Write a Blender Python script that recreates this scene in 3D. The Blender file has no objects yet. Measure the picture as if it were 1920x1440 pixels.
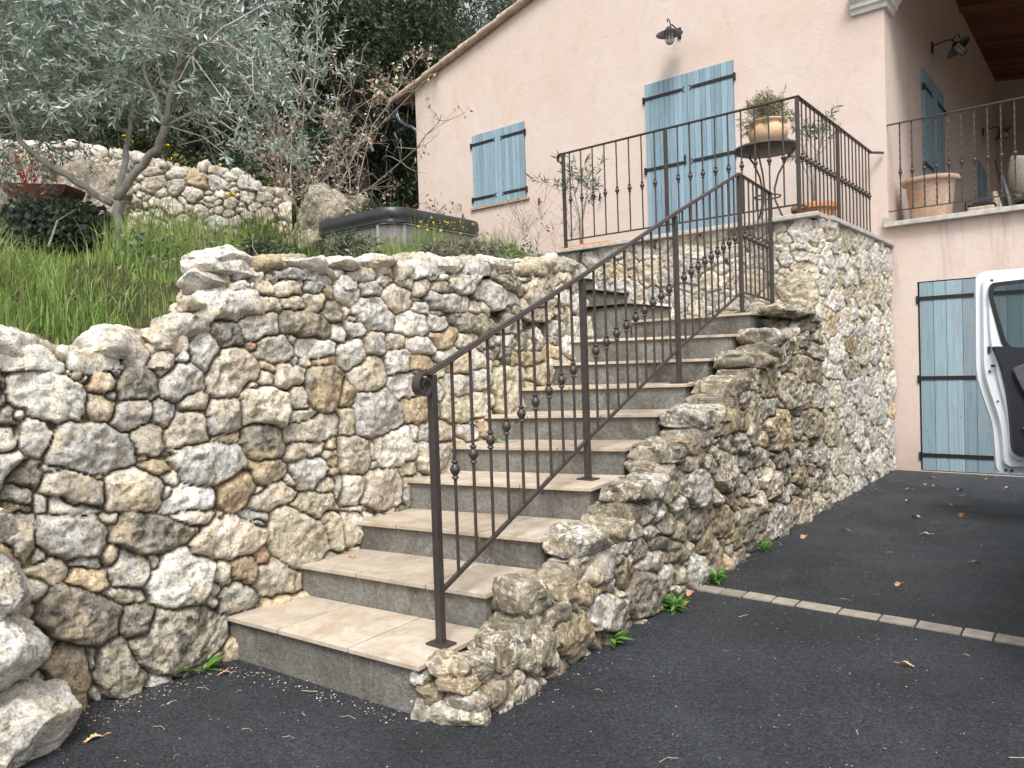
import bpy, bmesh, math, random
import numpy as np
from mathutils import Vector, Matrix
from mathutils.geometry import tessellate_polygon

# ------------------------------------------------------------------ camera, sky, sun, exposure
SC = bpy.context.scene
COL = SC.collection
cam_d = bpy.data.cameras.new('camera')
cam = bpy.data.objects.new('camera', cam_d)
COL.objects.link(cam)
cam_d.sensor_width = 36.0
cam_d.lens = 36.0 * 1424.0 / 1920.0
cam_d.clip_start = 0.05
cam_d.clip_end = 500.0
CX = Vector((0.7773, 0.6282, -0.0327))     # camera right
CY = Vector((0.0100, 0.0395, 0.9992))      # camera up
CZ = CX.cross(CY).normalized()
CX = CY.cross(CZ).normalized()
cam.matrix_world = Matrix(((CX.x, CY.x, CZ.x, 0), (CX.y, CY.y, CZ.y, 0), (CX.z, CY.z, CZ.z, 1.3), (0, 0, 0, 1)))
SC.camera = cam

SUN_EL, SUN_AZ = math.radians(56), math.radians(142)     # azimuth clockwise from +Y
world = bpy.data.worlds.new('World')
SC.world = world
world.use_nodes = True
wn = world.node_tree.nodes
wl = world.node_tree.links
bg = wn['Background']
sky = wn.new('ShaderNodeTexSky')
sky.sky_type = 'NISHITA'
sky.sun_disc = False
sky.sun_elevation = SUN_EL
sky.sun_rotation = SUN_AZ
sky.dust_density = 4.0
sky.air_density = 1.0
hs = wn.new('ShaderNodeHueSaturation')      # overcast: the cloud layer greys the sky
hs.inputs['Saturation'].default_value = 0.10
wl.new(sky.outputs[0], hs.inputs['Color'])
wl.new(hs.outputs[0], bg.inputs['Color'])
bg.inputs['Strength'].default_value = 0.14
sun_d = bpy.data.lights.new('sun', 'SUN')
sun_d.energy = 1.5
sun_d.angle = math.radians(22)
sun_d.color = (1.0, 0.97, 0.93)
sun = bpy.data.objects.new('sun', sun_d)
COL.objects.link(sun)
sdir = Vector((math.sin(SUN_AZ) * math.cos(SUN_EL), math.cos(SUN_AZ) * math.cos(SUN_EL), math.sin(SUN_EL)))
sun.rotation_euler = sdir.to_track_quat('Z', 'Y').to_euler()
SC.view_settings.view_transform = 'Standard'
SC.view_settings.look = 'None'
SC.view_settings.exposure = 0.82
SC.view_settings.gamma = 1.0

# ------------------------------------------------------------------ helpers
RNG = np.random.default_rng(7)
random.seed(7)
V = Vector
def lerp(a, b, t): return a + (b - a) * t
def sstep(a, b, x):
    t = np.clip((x - a) / (b - a), 0, 1)
    return t * t * (3 - 2 * t)

def _hash(ix, iy, iz, seed):
    h = (ix * 374761393 + iy * 668265263 + iz * 2147483647 + seed * 1274126177) & 0xFFFFFFFF
    h = ((h ^ (h >> 13)) * 1274126177) & 0xFFFFFFFF
    h = ((h ^ (h >> 16)) * 2246822519) & 0xFFFFFFFF
    return ((h ^ (h >> 15)) & 0xFFFFFF).astype(np.float64) / 8388607.5 - 1.0
def noise3(P, seed=0):
    P = np.asarray(P, float)
    I = np.floor(P).astype(np.int64)
    F = P - I
    F = F * F * F * (F * (F * 6 - 15) + 10)
    r = 0
    for dx in (0, 1):
        wx = F[:, 0] if dx else 1 - F[:, 0]
        for dy in (0, 1):
            wy = F[:, 1] if dy else 1 - F[:, 1]
            for dz in (0, 1):
                wz = F[:, 2] if dz else 1 - F[:, 2]
                r = r + wx * wy * wz * _hash(I[:, 0] + dx, I[:, 1] + dy, I[:, 2] + dz, seed)
    return r
def fbm(P, octs=4, seed=0, gain=0.5, lac=2.1):
    a, r, P = 1.0, 0, np.asarray(P, float)
    for o in range(octs):
        r = r + a * noise3(P, seed + o * 17)
        P = P * lac + 3.7
        a *= gain
    return r

def link(ob, parent=None):
    COL.objects.link(ob)
    if parent is not None: ob.parent = parent
    return ob
def tag(o, label=None, cat=None, group=None, kind=None):
    if label: o['label'] = label
    if cat: o['category'] = cat
    if group: o['group'] = group
    if kind: o['kind'] = kind
    return o
def thing(name, label, cat, loc=(0, 0, 0), rotz=0.0, group=None):
    o = bpy.data.objects.new(name, None)
    o.empty_display_size = 0.1
    o.location = loc
    o.rotation_euler = (0, 0, rotz)
    link(o)
    return tag(o, label, cat, group)
def dup(o, loc=None, rotz=None, label=None, parent=None, scale=None):
    c = o.copy()
    link(c, parent)
    if loc is not None: c.location = loc
    if rotz is not None: c.rotation_euler = (0, 0, rotz)
    if scale is not None: c.scale = scale
    if label: c['label'] = label
    for ch in [x for x in COL.objects if x.parent == o]:
        dup(ch, parent=c)
    return c
def wloc(p):
    l = V((0, 0, 0))
    while p is not None:
        l += p.location
        p = p.parent
    return l

def mesh_np(name, verts, quads=None, tris=None, col=None, mat=None, parent=None, smooth=True, world=True, loc=(0, 0, 0), uvw=None):
    """a mesh object from numpy arrays; verts in world coordinates when world=True"""
    verts = np.asarray(verts, np.float64)
    if world and parent is not None: verts = verts - np.array(wloc(parent))
    me = bpy.data.meshes.new(name)
    nq = 0 if quads is None else len(quads)
    nt = 0 if tris is None else len(tris)
    me.vertices.add(len(verts))
    me.vertices.foreach_set('co', verts.astype(np.float32).ravel())
    me.loops.add(nq * 4 + nt * 3)
    idx = []
    if nq: idx.append(np.asarray(quads).ravel())
    if nt: idx.append(np.asarray(tris).ravel())
    me.loops.foreach_set('vertex_index', np.concatenate(idx).astype(np.int32))
    me.polygons.add(nq + nt)
    st = np.r_[np.arange(nq) * 4, nq * 4 + np.arange(nt) * 3].astype(np.int32)
    me.polygons.foreach_set('loop_start', st)
    me.polygons.foreach_set('loop_total', np.r_[np.full(nq, 4), np.full(nt, 3)].astype(np.int32))
    if smooth: me.polygons.foreach_set('use_smooth', np.ones(nq + nt, bool))
    me.update(calc_edges=True)
    if col is not None:
        a = me.attributes.new('Col', 'FLOAT_COLOR', 'POINT')
        c4 = np.c_[np.asarray(col, float), np.ones(len(verts))].astype(np.float32)
        a.data.foreach_set('color', c4.ravel())
    if mat: me.materials.append(mat)
    o = bpy.data.objects.new(name, me)
    o.location = loc
    return link(o, parent)

class MB:
    """collects simple solids and builds them as ONE mesh object"""
    def __init__(self): self.v, self.f, self.c, self.cc = [], [], [], None
    def add(self, vs, fs):
        b = len(self.v)
        self.v += [tuple(x) for x in vs]
        self.f += [tuple(i + b for i in f) for f in fs]
        self.c += [self.cc or (1, 1, 1)] * len(vs)
        return self
    def box(self, c, s, rz=0.0, M=None):
        vs = []
        for dx in (-.5, .5):
            for dy in (-.5, .5):
                for dz in (-.5, .5):
                    p = V((dx * s[0], dy * s[1], dz * s[2]))
                    if rz: p = Matrix.Rotation(rz, 3, 'Z') @ p
                    if M: p = M @ p
                    vs.append(p + V(c))
        return self.add(vs, [(0, 1, 3, 2), (4, 6, 7, 5), (0, 4, 5, 1), (2, 3, 7, 6), (0, 2, 6, 4), (1, 5, 7, 3)])
    def b3(self, x0, x1, y0, y1, z0, z1):
        return self.box(((x0 + x1) / 2, (y0 + y1) / 2, (z0 + z1) / 2), (x1 - x0, y1 - y0, z1 - z0))
    def bar(self, p0, p1, w, h, up=(0, 0, 1), twist=0, seg=1):
        """bar of width w (sideways) and height h (towards up) from p0 to p1"""
        p0, p1 = V(p0), V(p1)
        d = (p1 - p0)
        t = d.normalized()
        sd = t.cross(V(up))
        if sd.length < 1e-4: sd = t.cross(V((1, 0, 0)))
        sd.normalize()
        u = sd.cross(t).normalized()
        vs, fs = [], []
        for i in range(seg + 1):
            a = twist * i / seg
            s2, u2 = sd * math.cos(a) + u * math.sin(a), u * math.cos(a) - sd * math.sin(a)
            p = p0 + d * (i / seg)
            vs += [p - s2 * w / 2 - u2 * h / 2, p + s2 * w / 2 - u2 * h / 2, p + s2 * w / 2 + u2 * h / 2, p - s2 * w / 2 + u2 * h / 2]
        for i in range(seg):
            a = i * 4
            for k in range(4): fs.append((a + k, a + (k + 1) % 4, a + 4 + (k + 1) % 4, a + 4 + k))
        fs += [(3, 2, 1, 0), (seg * 4, seg * 4 + 1, seg * 4 + 2, seg * 4 + 3)]
        return self.add(vs, fs)
    def tube(self, pts, rad, n=8, cap=True):
        pts = [V(p) for p in pts]
        if not hasattr(rad, '__len__'): rad = [rad] * len(pts)
        vs, fs = [], []
        pn = None
        for i, p in enumerate(pts):
            t = (pts[min(i + 1, len(pts) - 1)] - pts[max(i - 1, 0)])
            if t.length < 1e-9: t = V((0, 0, 1))
            t.normalize()
            if pn is None:
                a = V((0, 0, 1)) if abs(t.z) < .9 else V((1, 0, 0))
                pn = t.cross(a).normalized()
            else:
                pn = (pn - t * pn.dot(t))
                if pn.length < 1e-6: pn = t.cross(V((0, 0, 1)))
                pn.normalize()
            b = t.cross(pn)
            for k in range(n):
                an = 2 * math.pi * k / n
                vs.append(p + (pn * math.cos(an) + b * math.sin(an)) * rad[i])
        for i in range(len(pts) - 1):
            for k in range(n):
                a = i * n
                fs.append((a + k, a + (k + 1) % n, a + n + (k + 1) % n, a + n + k))
        if cap:
            fs.append(tuple(reversed(range(n))))
            fs.append(tuple((len(pts) - 1) * n + k for k in range(n)))
        return self.add(vs, fs)
    def lathe(self, prof, c=(0, 0, 0), n=24, M=None, wob=0.0):
        """prof: list of (r, z); closed where r=0"""
        vs, fs = [], []
        for (r, z) in prof:
            for k in range(n):
                a = 2 * math.pi * k / n
                w = 1 + wob * math.sin(3 * a + z * 9) * .5
                p = V((r * w * math.cos(a), r * w * math.sin(a), z))
                if M: p = M @ p
                vs.append(p + V(c))
        for i in range(len(prof) - 1):
            for k in range(n):
                a = i * n
                fs.append((a + k, a + (k + 1) % n, a + n + (k + 1) % n, a + n + k))
        return self.add(vs, fs)
    def prism(self, poly, a0, a1, plane='xz', holes=()):
        """extrude a 2D polygon (with holes) between a0 and a1 along the third axis"""
        loops = [list(poly)] + [list(h) for h in holes]
        def P(q, a):
            if plane == 'xz': return (q[0], a, q[1])
            if plane == 'xy': return (q[0], q[1], a)
            return (a, q[0], q[1])
        flat = [q for L in loops for q in L]
        tr = tessellate_polygon([[V((q[0], q[1], 0)) for q in L] for L in loops])
        n = len(flat)
        vs = [P(q, a0) for q in flat] + [P(q, a1) for q in flat]
        fs = [tuple(t) for t in tr] + [tuple(n + i for i in reversed(t)) for t in tr]
        b = 0
        for L in loops:
            m = len(L)
            for i in range(m): fs.append((b + i, b + (i + 1) % m, n + b + (i + 1) % m, n + b + i))
            b += m
        return self.add(vs, fs)
    def build(self, name, mat, parent=None, smooth=False, world=True, loc=(0, 0, 0), bevel=0.0, rotz=0.0, auto=None):
        off = wloc(parent) if (world and parent is not None) else V((0, 0, 0))
        me = bpy.data.meshes.new(name)
        me.from_pydata([tuple(V(p) - off) for p in self.v], [], self.f)
        bm = bmesh.new()
        bm.from_mesh(me)
        bmesh.ops.recalc_face_normals(bm, faces=bm.faces)
        bm.to_mesh(me)
        bm.free()
        if any(c != (1, 1, 1) for c in self.c):
            a = me.attributes.new('Col', 'FLOAT_COLOR', 'POINT')
            a.data.foreach_set('color', np.c_[np.array(self.c, float), np.ones(len(self.c))].astype(np.float32).ravel())
        if mat: me.materials.append(mat)
        if smooth:
            me.polygons.foreach_set('use_smooth', np.ones(len(me.polygons), bool))
            if auto: me.set_sharp_from_angle(angle=math.radians(auto))
        o = bpy.data.objects.new(name, me)
        o.location = loc
        o.rotation_euler = (0, 0, rotz)
        link(o, parent)
        if bevel:
            m = o.modifiers.new('bevel', 'BEVEL')
            m.width = bevel
            m.segments = 2
            m.limit_method = 'ANGLE'
        return o

# ------------------------------------------------------------------ materials
class Mat:
    def __init__(self, name, rough=.8, color=None, metal=0, spec=.5):
        self.m = bpy.data.materials.new(name)
        self.m.use_nodes = True
        self.t = self.m.node_tree
        self.b = self.t.nodes['Principled BSDF']
        self.b.inputs['Roughness'].default_value = rough
        self.b.inputs['Metallic'].default_value = metal
        self.b.inputs['Specular IOR Level'].default_value = spec
        self.h = None
        if color: self.b.inputs['Base Color'].default_value = (*color, 1)
        self.tc = self.n('ShaderNodeTexCoord')
        self.co = self.tc.outputs['Object']
    def n(self, t, **k):
        x = self.t.nodes.new(t)
        for a, b in k.items(): setattr(x, a, b)
        return x
    def L(self, a, b): self.t.links.new(a, b)
    def map(self, scale=(1, 1, 1), co=None):
        m = self.n('ShaderNodeMapping')
        m.inputs['Scale'].default_value = scale
        self.L(co or self.co, m.inputs['Vector'])
        return m.outputs[0]
    def noise(self, scale, detail=4, rough=.55, co=None, dist=0.0):
        x = self.n('ShaderNodeTexNoise')
        x.inputs['Scale'].default_value = scale
        x.inputs['Detail'].default_value = detail
        x.inputs['Roughness'].default_value = rough
        x.inputs['Distortion'].default_value = dist
        self.L(co or self.co, x.inputs['Vector'])
        return x.outputs['Fac']
    def vor(self, scale, feature='F1', co=None, out='Distance', rand=1.0):
        x = self.n('ShaderNodeTexVoronoi', feature=feature)
        x.inputs['Scale'].default_value = scale
        x.inputs['Randomness'].default_value = rand
        self.L(co or self.co, x.inputs['Vector'])
        return x.outputs[out]
    def ramp(self, fac, stops):
        r = self.n('ShaderNodeValToRGB')
        e = r.color_ramp.elements
        while len(e) < len(stops): e.new(.5)
        for i, (p, c) in enumerate(stops):
            e[i].position = p
            e[i].color = (c, c, c, 1) if not hasattr(c, '__len__') else (*c, 1)
        self.L(fac, r.inputs[0])
        return r.outputs[0]
    def mix(self, fac, a, b, mode='MIX'):
        x = self.n('ShaderNodeMix', data_type='RGBA', blend_type=mode)
        for i, s in ((0, fac), (6, a), (7, b)):
            if isinstance(s, (int, float)): x.inputs[i].default_value = s
            elif isinstance(s, tuple): x.inputs[i].default_value = (*s, 1)
            else: self.L(s, x.inputs[i])
        return x.outputs[2]
    def math(self, op, a, b=0.0):
        x = self.n('ShaderNodeMath', operation=op)
        for i, s in ((0, a), (1, b)):
            if isinstance(s, (int, float)): x.inputs[i].default_value = s
            else: self.L(s, x.inputs[i])
        return x.outputs[0]
    def attr(self, name='Col'):
        x = self.n('ShaderNodeAttribute', attribute_name=name)
        return x.outputs['Color']
    def color(self, s): self.L(s, self.b.inputs['Base Color'])
    def rough(self, s): self.L(s, self.b.inputs['Roughness'])
    def bump(self, h, strength=.5, dist=.01):
        x = self.n('ShaderNodeBump')
        x.inputs['Strength'].default_value = strength
        x.inputs['Distance'].default_value = dist
        self.L(h, x.inputs['Height'])
        if self.h: self.L(self.h, x.inputs['Normal'])
        self.h = x.outputs[0]
        self.L(self.h, self.b.inputs['Normal'])

def mat_stone(name, lich=.55, fine=1.0):
    m = Mat(name, .9, spec=.25)
    c = m.attr()
    n1 = m.noise(7, 9, .66, dist=.3)
    n2 = m.noise(30, 8, .72)
    n3 = m.noise(110, 5, .7)
    c = m.mix(m.ramp(m.noise(13, 7, .75, dist=.2), [(.50, 0.0), (.64, .55)]), c, (.62, .48, .29))
    c = m.mix(m.ramp(m.noise(16, 8, .78, dist=.1), [(.55, 0.0), (.66, .6)]), c, (.74, .71, .64))
    c = m.mix(1.0, c, m.ramp(n1, [(.32, .72), (.50, 1.0), (.68, 1.15)]), 'MULTIPLY')
    c = m.mix(1.0, c, m.ramp(n2, [(.36, .58), (.47, .95), (.64, 1.15)]), 'MULTIPLY')
    c = m.mix(1.0, c, m.ramp(n3, [(.36, .58), (.48, 1.0), (.64, 1.14)]), 'MULTIPLY')
    # small dark lichen specks and solution pits
    pit = m.ramp(m.noise(52 * fine, 5, .74, dist=.6), [(.355, 0.0), (.405, 1.0)])
    msk = m.ramp(m.noise(4.5, 6, .65), [(.42, 1.0), (.56, .12)]) if lich < .5 else m.ramp(m.noise(4.5, 6, .65), [(.48, 1.0), (.66, .15)])
    c = m.mix(m.math('MULTIPLY', m.math('SUBTRACT', 1.0, pit), m.math('MULTIPLY', msk, lich * 1.5)), c, (.06, .055, .048))
    c = m.mix(m.math('MULTIPLY', m.math('MULTIPLY', m.math('SUBTRACT', 1.0, m.ramp(m.noise(24, 7, .75, dist=.4), [(.44 if lich < .5 else .49, 0.0), (.51 if lich < .5 else .56, 1.0)])), msk), lich), c, (.175, .15, .105))
    m.color(c)
    m.bump(n1, .5, .030)
    m.bump(n2, .75, .012)
    m.bump(m.math('ADD', n3, m.math('MULTIPLY', pit, .8)), .9, .005)
    return m.m
M_STONE = mat_stone('limestone rubble', .48)
M_STONE_OLD = mat_stone('weathered limestone with lichen', .86, .8)
M_STONE_PALE = mat_stone('pale limestone', .30)

def mat_stucco():
    m = Mat('pink lime stucco', .93, spec=.2)
    a = m.noise(.55, 5, .55, dist=.4)
    b = m.noise(1.9, 6, .62, dist=.8)
    c = m.noise(.9, 4, .6, co=m.map((1, 1, .35)), dist=1.2)
    col = m.mix(m.ramp(a, [(.40, 0.0), (.60, 1.0)]), (.638, .512, .445), (.655, .552, .492))
    col = m.mix(m.ramp(b, [(.44, 0.0), (.66, .6)]), col, (.665, .575, .515))
    col = m.mix(m.ramp(c, [(.56, 0.0), (.72, .5)]), col, (.60, .44, .31))
    col = m.mix(m.ramp(m.noise(7, 6, .7), [(.3, .22), (.5, 0.0)]), col, (.42, .32, .25))
    col = m.mix(m.ramp(m.noise(2.2, 8, .72, co=m.map((1, 1, .5)), dist=1.4), [(.56, 0.0), (.70, .45)]), col, (.60, .45, .33))
    z = m.n('ShaderNodeSeparateXYZ')
    m.L(m.co, z.inputs[0])
    # damp dirt band low on the wall and streaks
    low = m.ramp(m.math('ADD', z.outputs[2], m.math('MULTIPLY', m.noise(3, 4), .5)), [(.25, .35), (.75, 0.0)])
    col = m.mix(low, col, (.36, .27, .21))
    # run-off streaks below the loggia coping
    stz = m.ramp(z.outputs[2], [(0.0, 0.0), (1.0, 0.0)])
    zz = m.math('MULTIPLY', m.math('SUBTRACT', z.outputs[2], 1.75), 1.1)
    zc = m.n('ShaderNodeClamp')
    m.L(m.math('MULTIPLY', zz, m.math('LESS_THAN', z.outputs[2], 2.69)), zc.inputs[0])
    st = m.ramp(m.noise(3.2, 6, .7, co=m.map((1, 1, .10)), dist=.3), [(.52, 0.0), (.68, .75)])
    st = m.math('MULTIPLY', m.math('MULTIPLY', st, zc.outputs[0]), m.math('GREATER_THAN', z.outputs[0], .02))
    col = m.mix(st, col, (.20, .16, .135))
    m.color(col)
    m.bump(m.noise(22, 6, .7), .35, .012)
    m.bump(m.noise(120, 3, .6), .35, .004)
    return m.m
M_STUCCO = mat_stucco()

def mat_wood_blue(name, base, worn, wf):
    m = Mat(name, .62, spec=.3)
    c = m.mix(1.0, m.attr(), (*base,), 'MULTIPLY')
    g = m.noise(60, 5, .65, co=m.map((1, 1, .035)), dist=.6)
    c = m.mix(1.0, c, m.ramp(g, [(.3, .72), (.5, 1.0), (.7, 1.15)]), 'MULTIPLY')
    w = m.noise(9, 7, .7, co=m.map((1.6, 1.6, .35)), dist=.5)
    c = m.mix(m.ramp(w, [(.5, 0.0), (.68, wf)]), c, worn)
    k = m.vor(2.6, co=m.map((2.2, 2.2, 1.0)))
    c = m.mix(m.ramp(k, [(.035, .75), (.075, 0.0)]), c, (.10, .14, .14))
    m.color(c)
    m.bump(g, .35, .004)
    return m.m
M_BLUE = mat_wood_blue('blue painted shutter boards', (.245, .355, .425), (.34, .43, .47), .5)
M_BLUE_WORN = mat_wood_blue('weathered blue boards', (.26, .355, .415), (.29, .32, .325), .75)

def mat_simple(name, col, rough=.6, metal=0.0, var=.25, scale=12, bump=.2, spec=.5, use_attr=False):
    m = Mat(name, rough, metal=metal, spec=spec)
    n = m.noise(scale, 5, .6)
    src = m.mix(1.0, m.attr(), (*col,), 'MULTIPLY') if use_attr else (*col,)
    m.color(m.mix(1.0, src, m.ramp(n, [(.3, 1 - var), (.7, 1 + var)]), 'MULTIPLY'))
    if bump: m.bump(m.noise(scale * 4, 4, .6), bump, .004)
    return m.m
M_IRON = mat_simple('brown painted wrought iron', (.062, .050, .045), .42, .25, .2, 30, .15)
M_BLACK = mat_simple('black iron', (.018, .016, .016), .55, .2, .2, 30, .2)
M_STUD = mat_simple('zinc stud', (.55, .55, .55), .35, .7, .1, 30, 0)
M_ZINC = mat_simple('dark zinc', (.07, .08, .095), .32, .85, .25, 8, .1)
M_COPING = mat_simple('grey limestone coping', (.47, .44, .40), .75, 0, .25, 14, .3)
M_TILE = mat_simple('terracotta roof tile', (.47, .37, .28), .85, 0, .38, 9, .4)
M_RUST = mat_simple('rusted steel', (.10, .035, .022), .8, .2, .45, 18, .4)
M_WHITE_P = mat_simple('white car paint', (.74, .78, .82), .22, 0, .03, 3, 0)
M_TRIM = mat_simple('dark moulded plastic', (.022, .025, .032), .5, 0, .12, 40, .15)
M_TRIM2 = mat_simple('grey moulded plastic', (.10, .105, .115), .45, 0, .12, 40, .1)
M_RUBBER = mat_simple('rubber', (.012, .012, .012), .6, 0, .1, 30, .1)
M_PLASTER_W = mat_simple('white moulding', (.66, .65, .60), .7, 0, .12, 9, .25)
M_VINYL = mat_simple('black vinyl cover', (.030, .033, .037), .38, 0, .3, 5, .5)
M_CABINET = mat_simple('grey synthetic cladding', (.20, .20, .20), .6, 0, .3, 14, .2)
M_CABTRIM = mat_simple('pale grey trim', (.36, .36, .35), .5, 0, .15, 9, .1)
M_SOIL = mat_simple('soil', (.10, .075, .05), .95, 0, .4, 20, .6)
M_TABLE = mat_simple('grey weathered metal', (.11, .095, .085), .55, .3, .25, 20, .2)
M_WICKER = mat_simple('pale wicker', (.45, .41, .33), .8, 0, .3, 40, .5)
M_BEIGE = mat_simple('bleached wood', (.50, .42, .32), .8, 0, .3, 20, .3)
M_LEAFLIT = mat_simple('dry fallen leaf', (.42, .24, .13), .8, 0, .4, 60, .4, use_attr=True)

def mat_terracotta(name, a, b, wf):
    m = Mat(name, .8, spec=.3)
    c = m.mix(m.ramp(m.noise(3.0, 6, .65, dist=.8), [(.38, 0.0), (.66, wf)]), a, b)
    c = m.mix(1.0, c, m.ramp(m.noise(40, 4), [(.3, .85), (.7, 1.12)]), 'MULTIPLY')
    m.color(c)
    m.bump(m.noise(60, 4), .25, .004)
    return m.m
M_POT = mat_terracotta('ochre glazed clay', (.60, .41, .25), (.62, .46, .31), .7)
M_POT2 = mat_terracotta('limed old terracotta', (.48, .28, .18), (.56, .49, .42), 1.0)
M_POT3 = mat_terracotta('orange terracotta', (.60, .25, .10), (.62, .36, .22), .6)

def mat_glass(name, tint=(.7, .75, .75), rough=.05, alpha=.35):
    m = Mat(name, rough)
    m.b.inputs['Base Color'].default_value = (*tint, 1)
    m.b.inputs['Alpha'].default_value = alpha
    return m.m
M_GLASS = mat_glass('frosted lamp glass', (.8, .82, .8), .25, .55)
M_CARGLASS = mat_glass('tinted car glass', (.03, .06, .055), .03, .45)

def mat_asphalt():
    m = Mat('new black asphalt', .66, spec=.4)
    ag = m.vor(150)
    cell = m.vor(150, out='Color')
    sp = m.n('ShaderNodeSeparateColor')
    m.L(cell, sp.inputs[0])
    c = m.mix(m.ramp(sp.outputs[0], [(.2, 0.0), (1.0, 1.0)]), (.034, .038, .045), (.080, .089, .103))
    fl = m.vor(30)
    fc = m.n('ShaderNodeSeparateColor')
    m.L(m.vor(30, out='Color'), fc.inputs[0])
    c = m.mix(m.math('MULTIPLY', m.ramp(fl, [(.11, 1.0), (.16, 0.0)]), m.ramp(fc.outputs[0], [(.86, 0.0), (.89, 1.0)])), c, (.20, .20, .20))
    c = m.mix(1.0, c, m.ramp(m.noise(75, 5, .8), [(.38, .65), (.5, .98), (.64, 1.4)]), 'MULTIPLY')
    c = m.mix(1.0, c, m.ramp(m.noise(1.1, 6, .6, dist=.5), [(.3, .62), (.5, 1.0), (.75, 1.45)]), 'MULTIPLY')
    c = m.mix(m.ramp(m.noise(.7, 4, .6), [(.55, 0.0), (.72, .5)]), c, (.034, .030, .025))
    c = m.mix(m.ramp(m.noise(1.5, 9, .78, dist=1.0), [(.56, 0.0), (.72, .5)]), c, (.11, .115, .125))
    m.color(c)
    m.rough(m.ramp(m.noise(1.4, 5, .6), [(.3, .42), (.7, .75)]))
    m.bump(ag, 1.0, .010)
    m.bump(m.noise(75, 5, .8), 1.0, .016)
    return m.m
M_ASPHALT = mat_asphalt()

def mat_concrete():
    m = Mat('grey cement render', .9, spec=.25)
    c = m.mix(m.ramp(m.noise(2.6, 8, .7, dist=.6), [(.3, 0.0), (.7, 1.0)]), (.13, .122, .105), (.29, .278, .25))
    c = m.mix(m.ramp(m.noise(2.6, 8, .72, co=m.map((1, 1, .5)), dist=1.0), [(.50, 0.0), (.68, .8)]), c, (.075, .066, .05))
    c = m.mix(m.ramp(m.noise(9, 6, .75), [(.62, 0.0), (.70, .7)]), c, (.46, .45, .42))
    c = m.mix(1.0, c, m.ramp(m.noise(55, 6, .7), [(.35, .72), (.6, 1.18)]), 'MULTIPLY')
    m.color(c)
    m.bump(m.noise(24, 8, .75), .9, .020)
    m.bump(m.noise(110, 4, .7), .7, .007)
    return m.m
M_CONC = mat_concrete()

def mat_travertine():
    m = Mat('beige travertine slab', .5, spec=.4)
    c = m.mix(m.ramp(m.noise(3.2, 9, .68, dist=1.6), [(.32, 0.0), (.66, 1.0)]), (.39, .30, .215), (.60, .535, .445))
    v = m.noise(22, 7, .7, co=m.map((1, .35, 1)), dist=1.6)
    c = m.mix(m.ramp(v, [(.54, 0.0), (.66, .6)]), c, (.38, .275, .175))
    c = m.mix(m.ramp(m.noise(70, 5, .75), [(.58, 0.0), (.66, .65)]), c, (.22, .17, .12))
    c = m.mix(m.ramp(m.noise(4, 7, .72), [(.54, 0.0), (.70, .65)]), c, (.30, .275, .235))
    c = m.mix(1.0, c, m.attr(), 'MULTIPLY')
    m.color(c)
    m.rough(m.ramp(m.noise(5, 5, .6), [(.35, .35), (.65, .62)]))
    m.bump(m.noise(60, 5, .7), .25, .003)
    return m.m
M_TRAV = mat_travertine()

def mat_ceiling():
    m = Mat('dark red stained boards', .6, spec=.3)
    g = m.noise(30, 5, .6, co=m.map((.05, 1, 1)))
    c = m.mix(g, (.09, .030, .018), (.30, .125, .075))
    m.color(m.mix(1.0, c, m.attr(), 'MULTIPLY'))
    m.bump(g, .2, .004)
    return m.m
M_CEIL = mat_ceiling()

def mat_leaf(name, rough=.55, trans=.25, spec=.35):
    m = Mat(name, rough, spec=spec)
    c = m.attr()
    m.color(c)
    tr = m.n('ShaderNodeBsdfTranslucent')
    m.L(c, tr.inputs['Color'])
    mx = m.n('ShaderNodeMixShader')
    mx.inputs[0].default_value = trans
    m.L(m.b.outputs[0], mx.inputs[1])
    m.L(tr.outputs[0], mx.inputs[2])
    m.L(mx.outputs[0], m.t.nodes['Material Output'].inputs['Surface'])
    return m.m
M_LEAF = mat_leaf('leaf')
M_GRASS = mat_leaf('grass blade', .6, .35, .2)
M_PETAL = mat_leaf('petal', .6, .3, .2)

def mat_bark(name, a, b, s=14):
    m = Mat(name, .9, spec=.2)
    n = m.noise(s, 7, .7, co=m.map((1, 1, .3)), dist=.6)
    m.color(m.mix(m.ramp(n, [(.35, 0.0), (.65, 1.0)]), a, b))
    m.bump(n, .8, .012)
    return m.m
M_BARK_O = mat_bark('smooth grey olive bark', (.26, .245, .22), (.50, .475, .44))
M_BARK_D = mat_bark('dark bark', (.035, .025, .02), (.10, .075, .055))
M_TWIG = mat_bark('dry grey twigs', (.20, .175, .15), (.38, .34, .29), 30)
M_STEM = mat_simple('green stem', (.13, .16, .06), .7, 0, .3, 20, 0)

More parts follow.
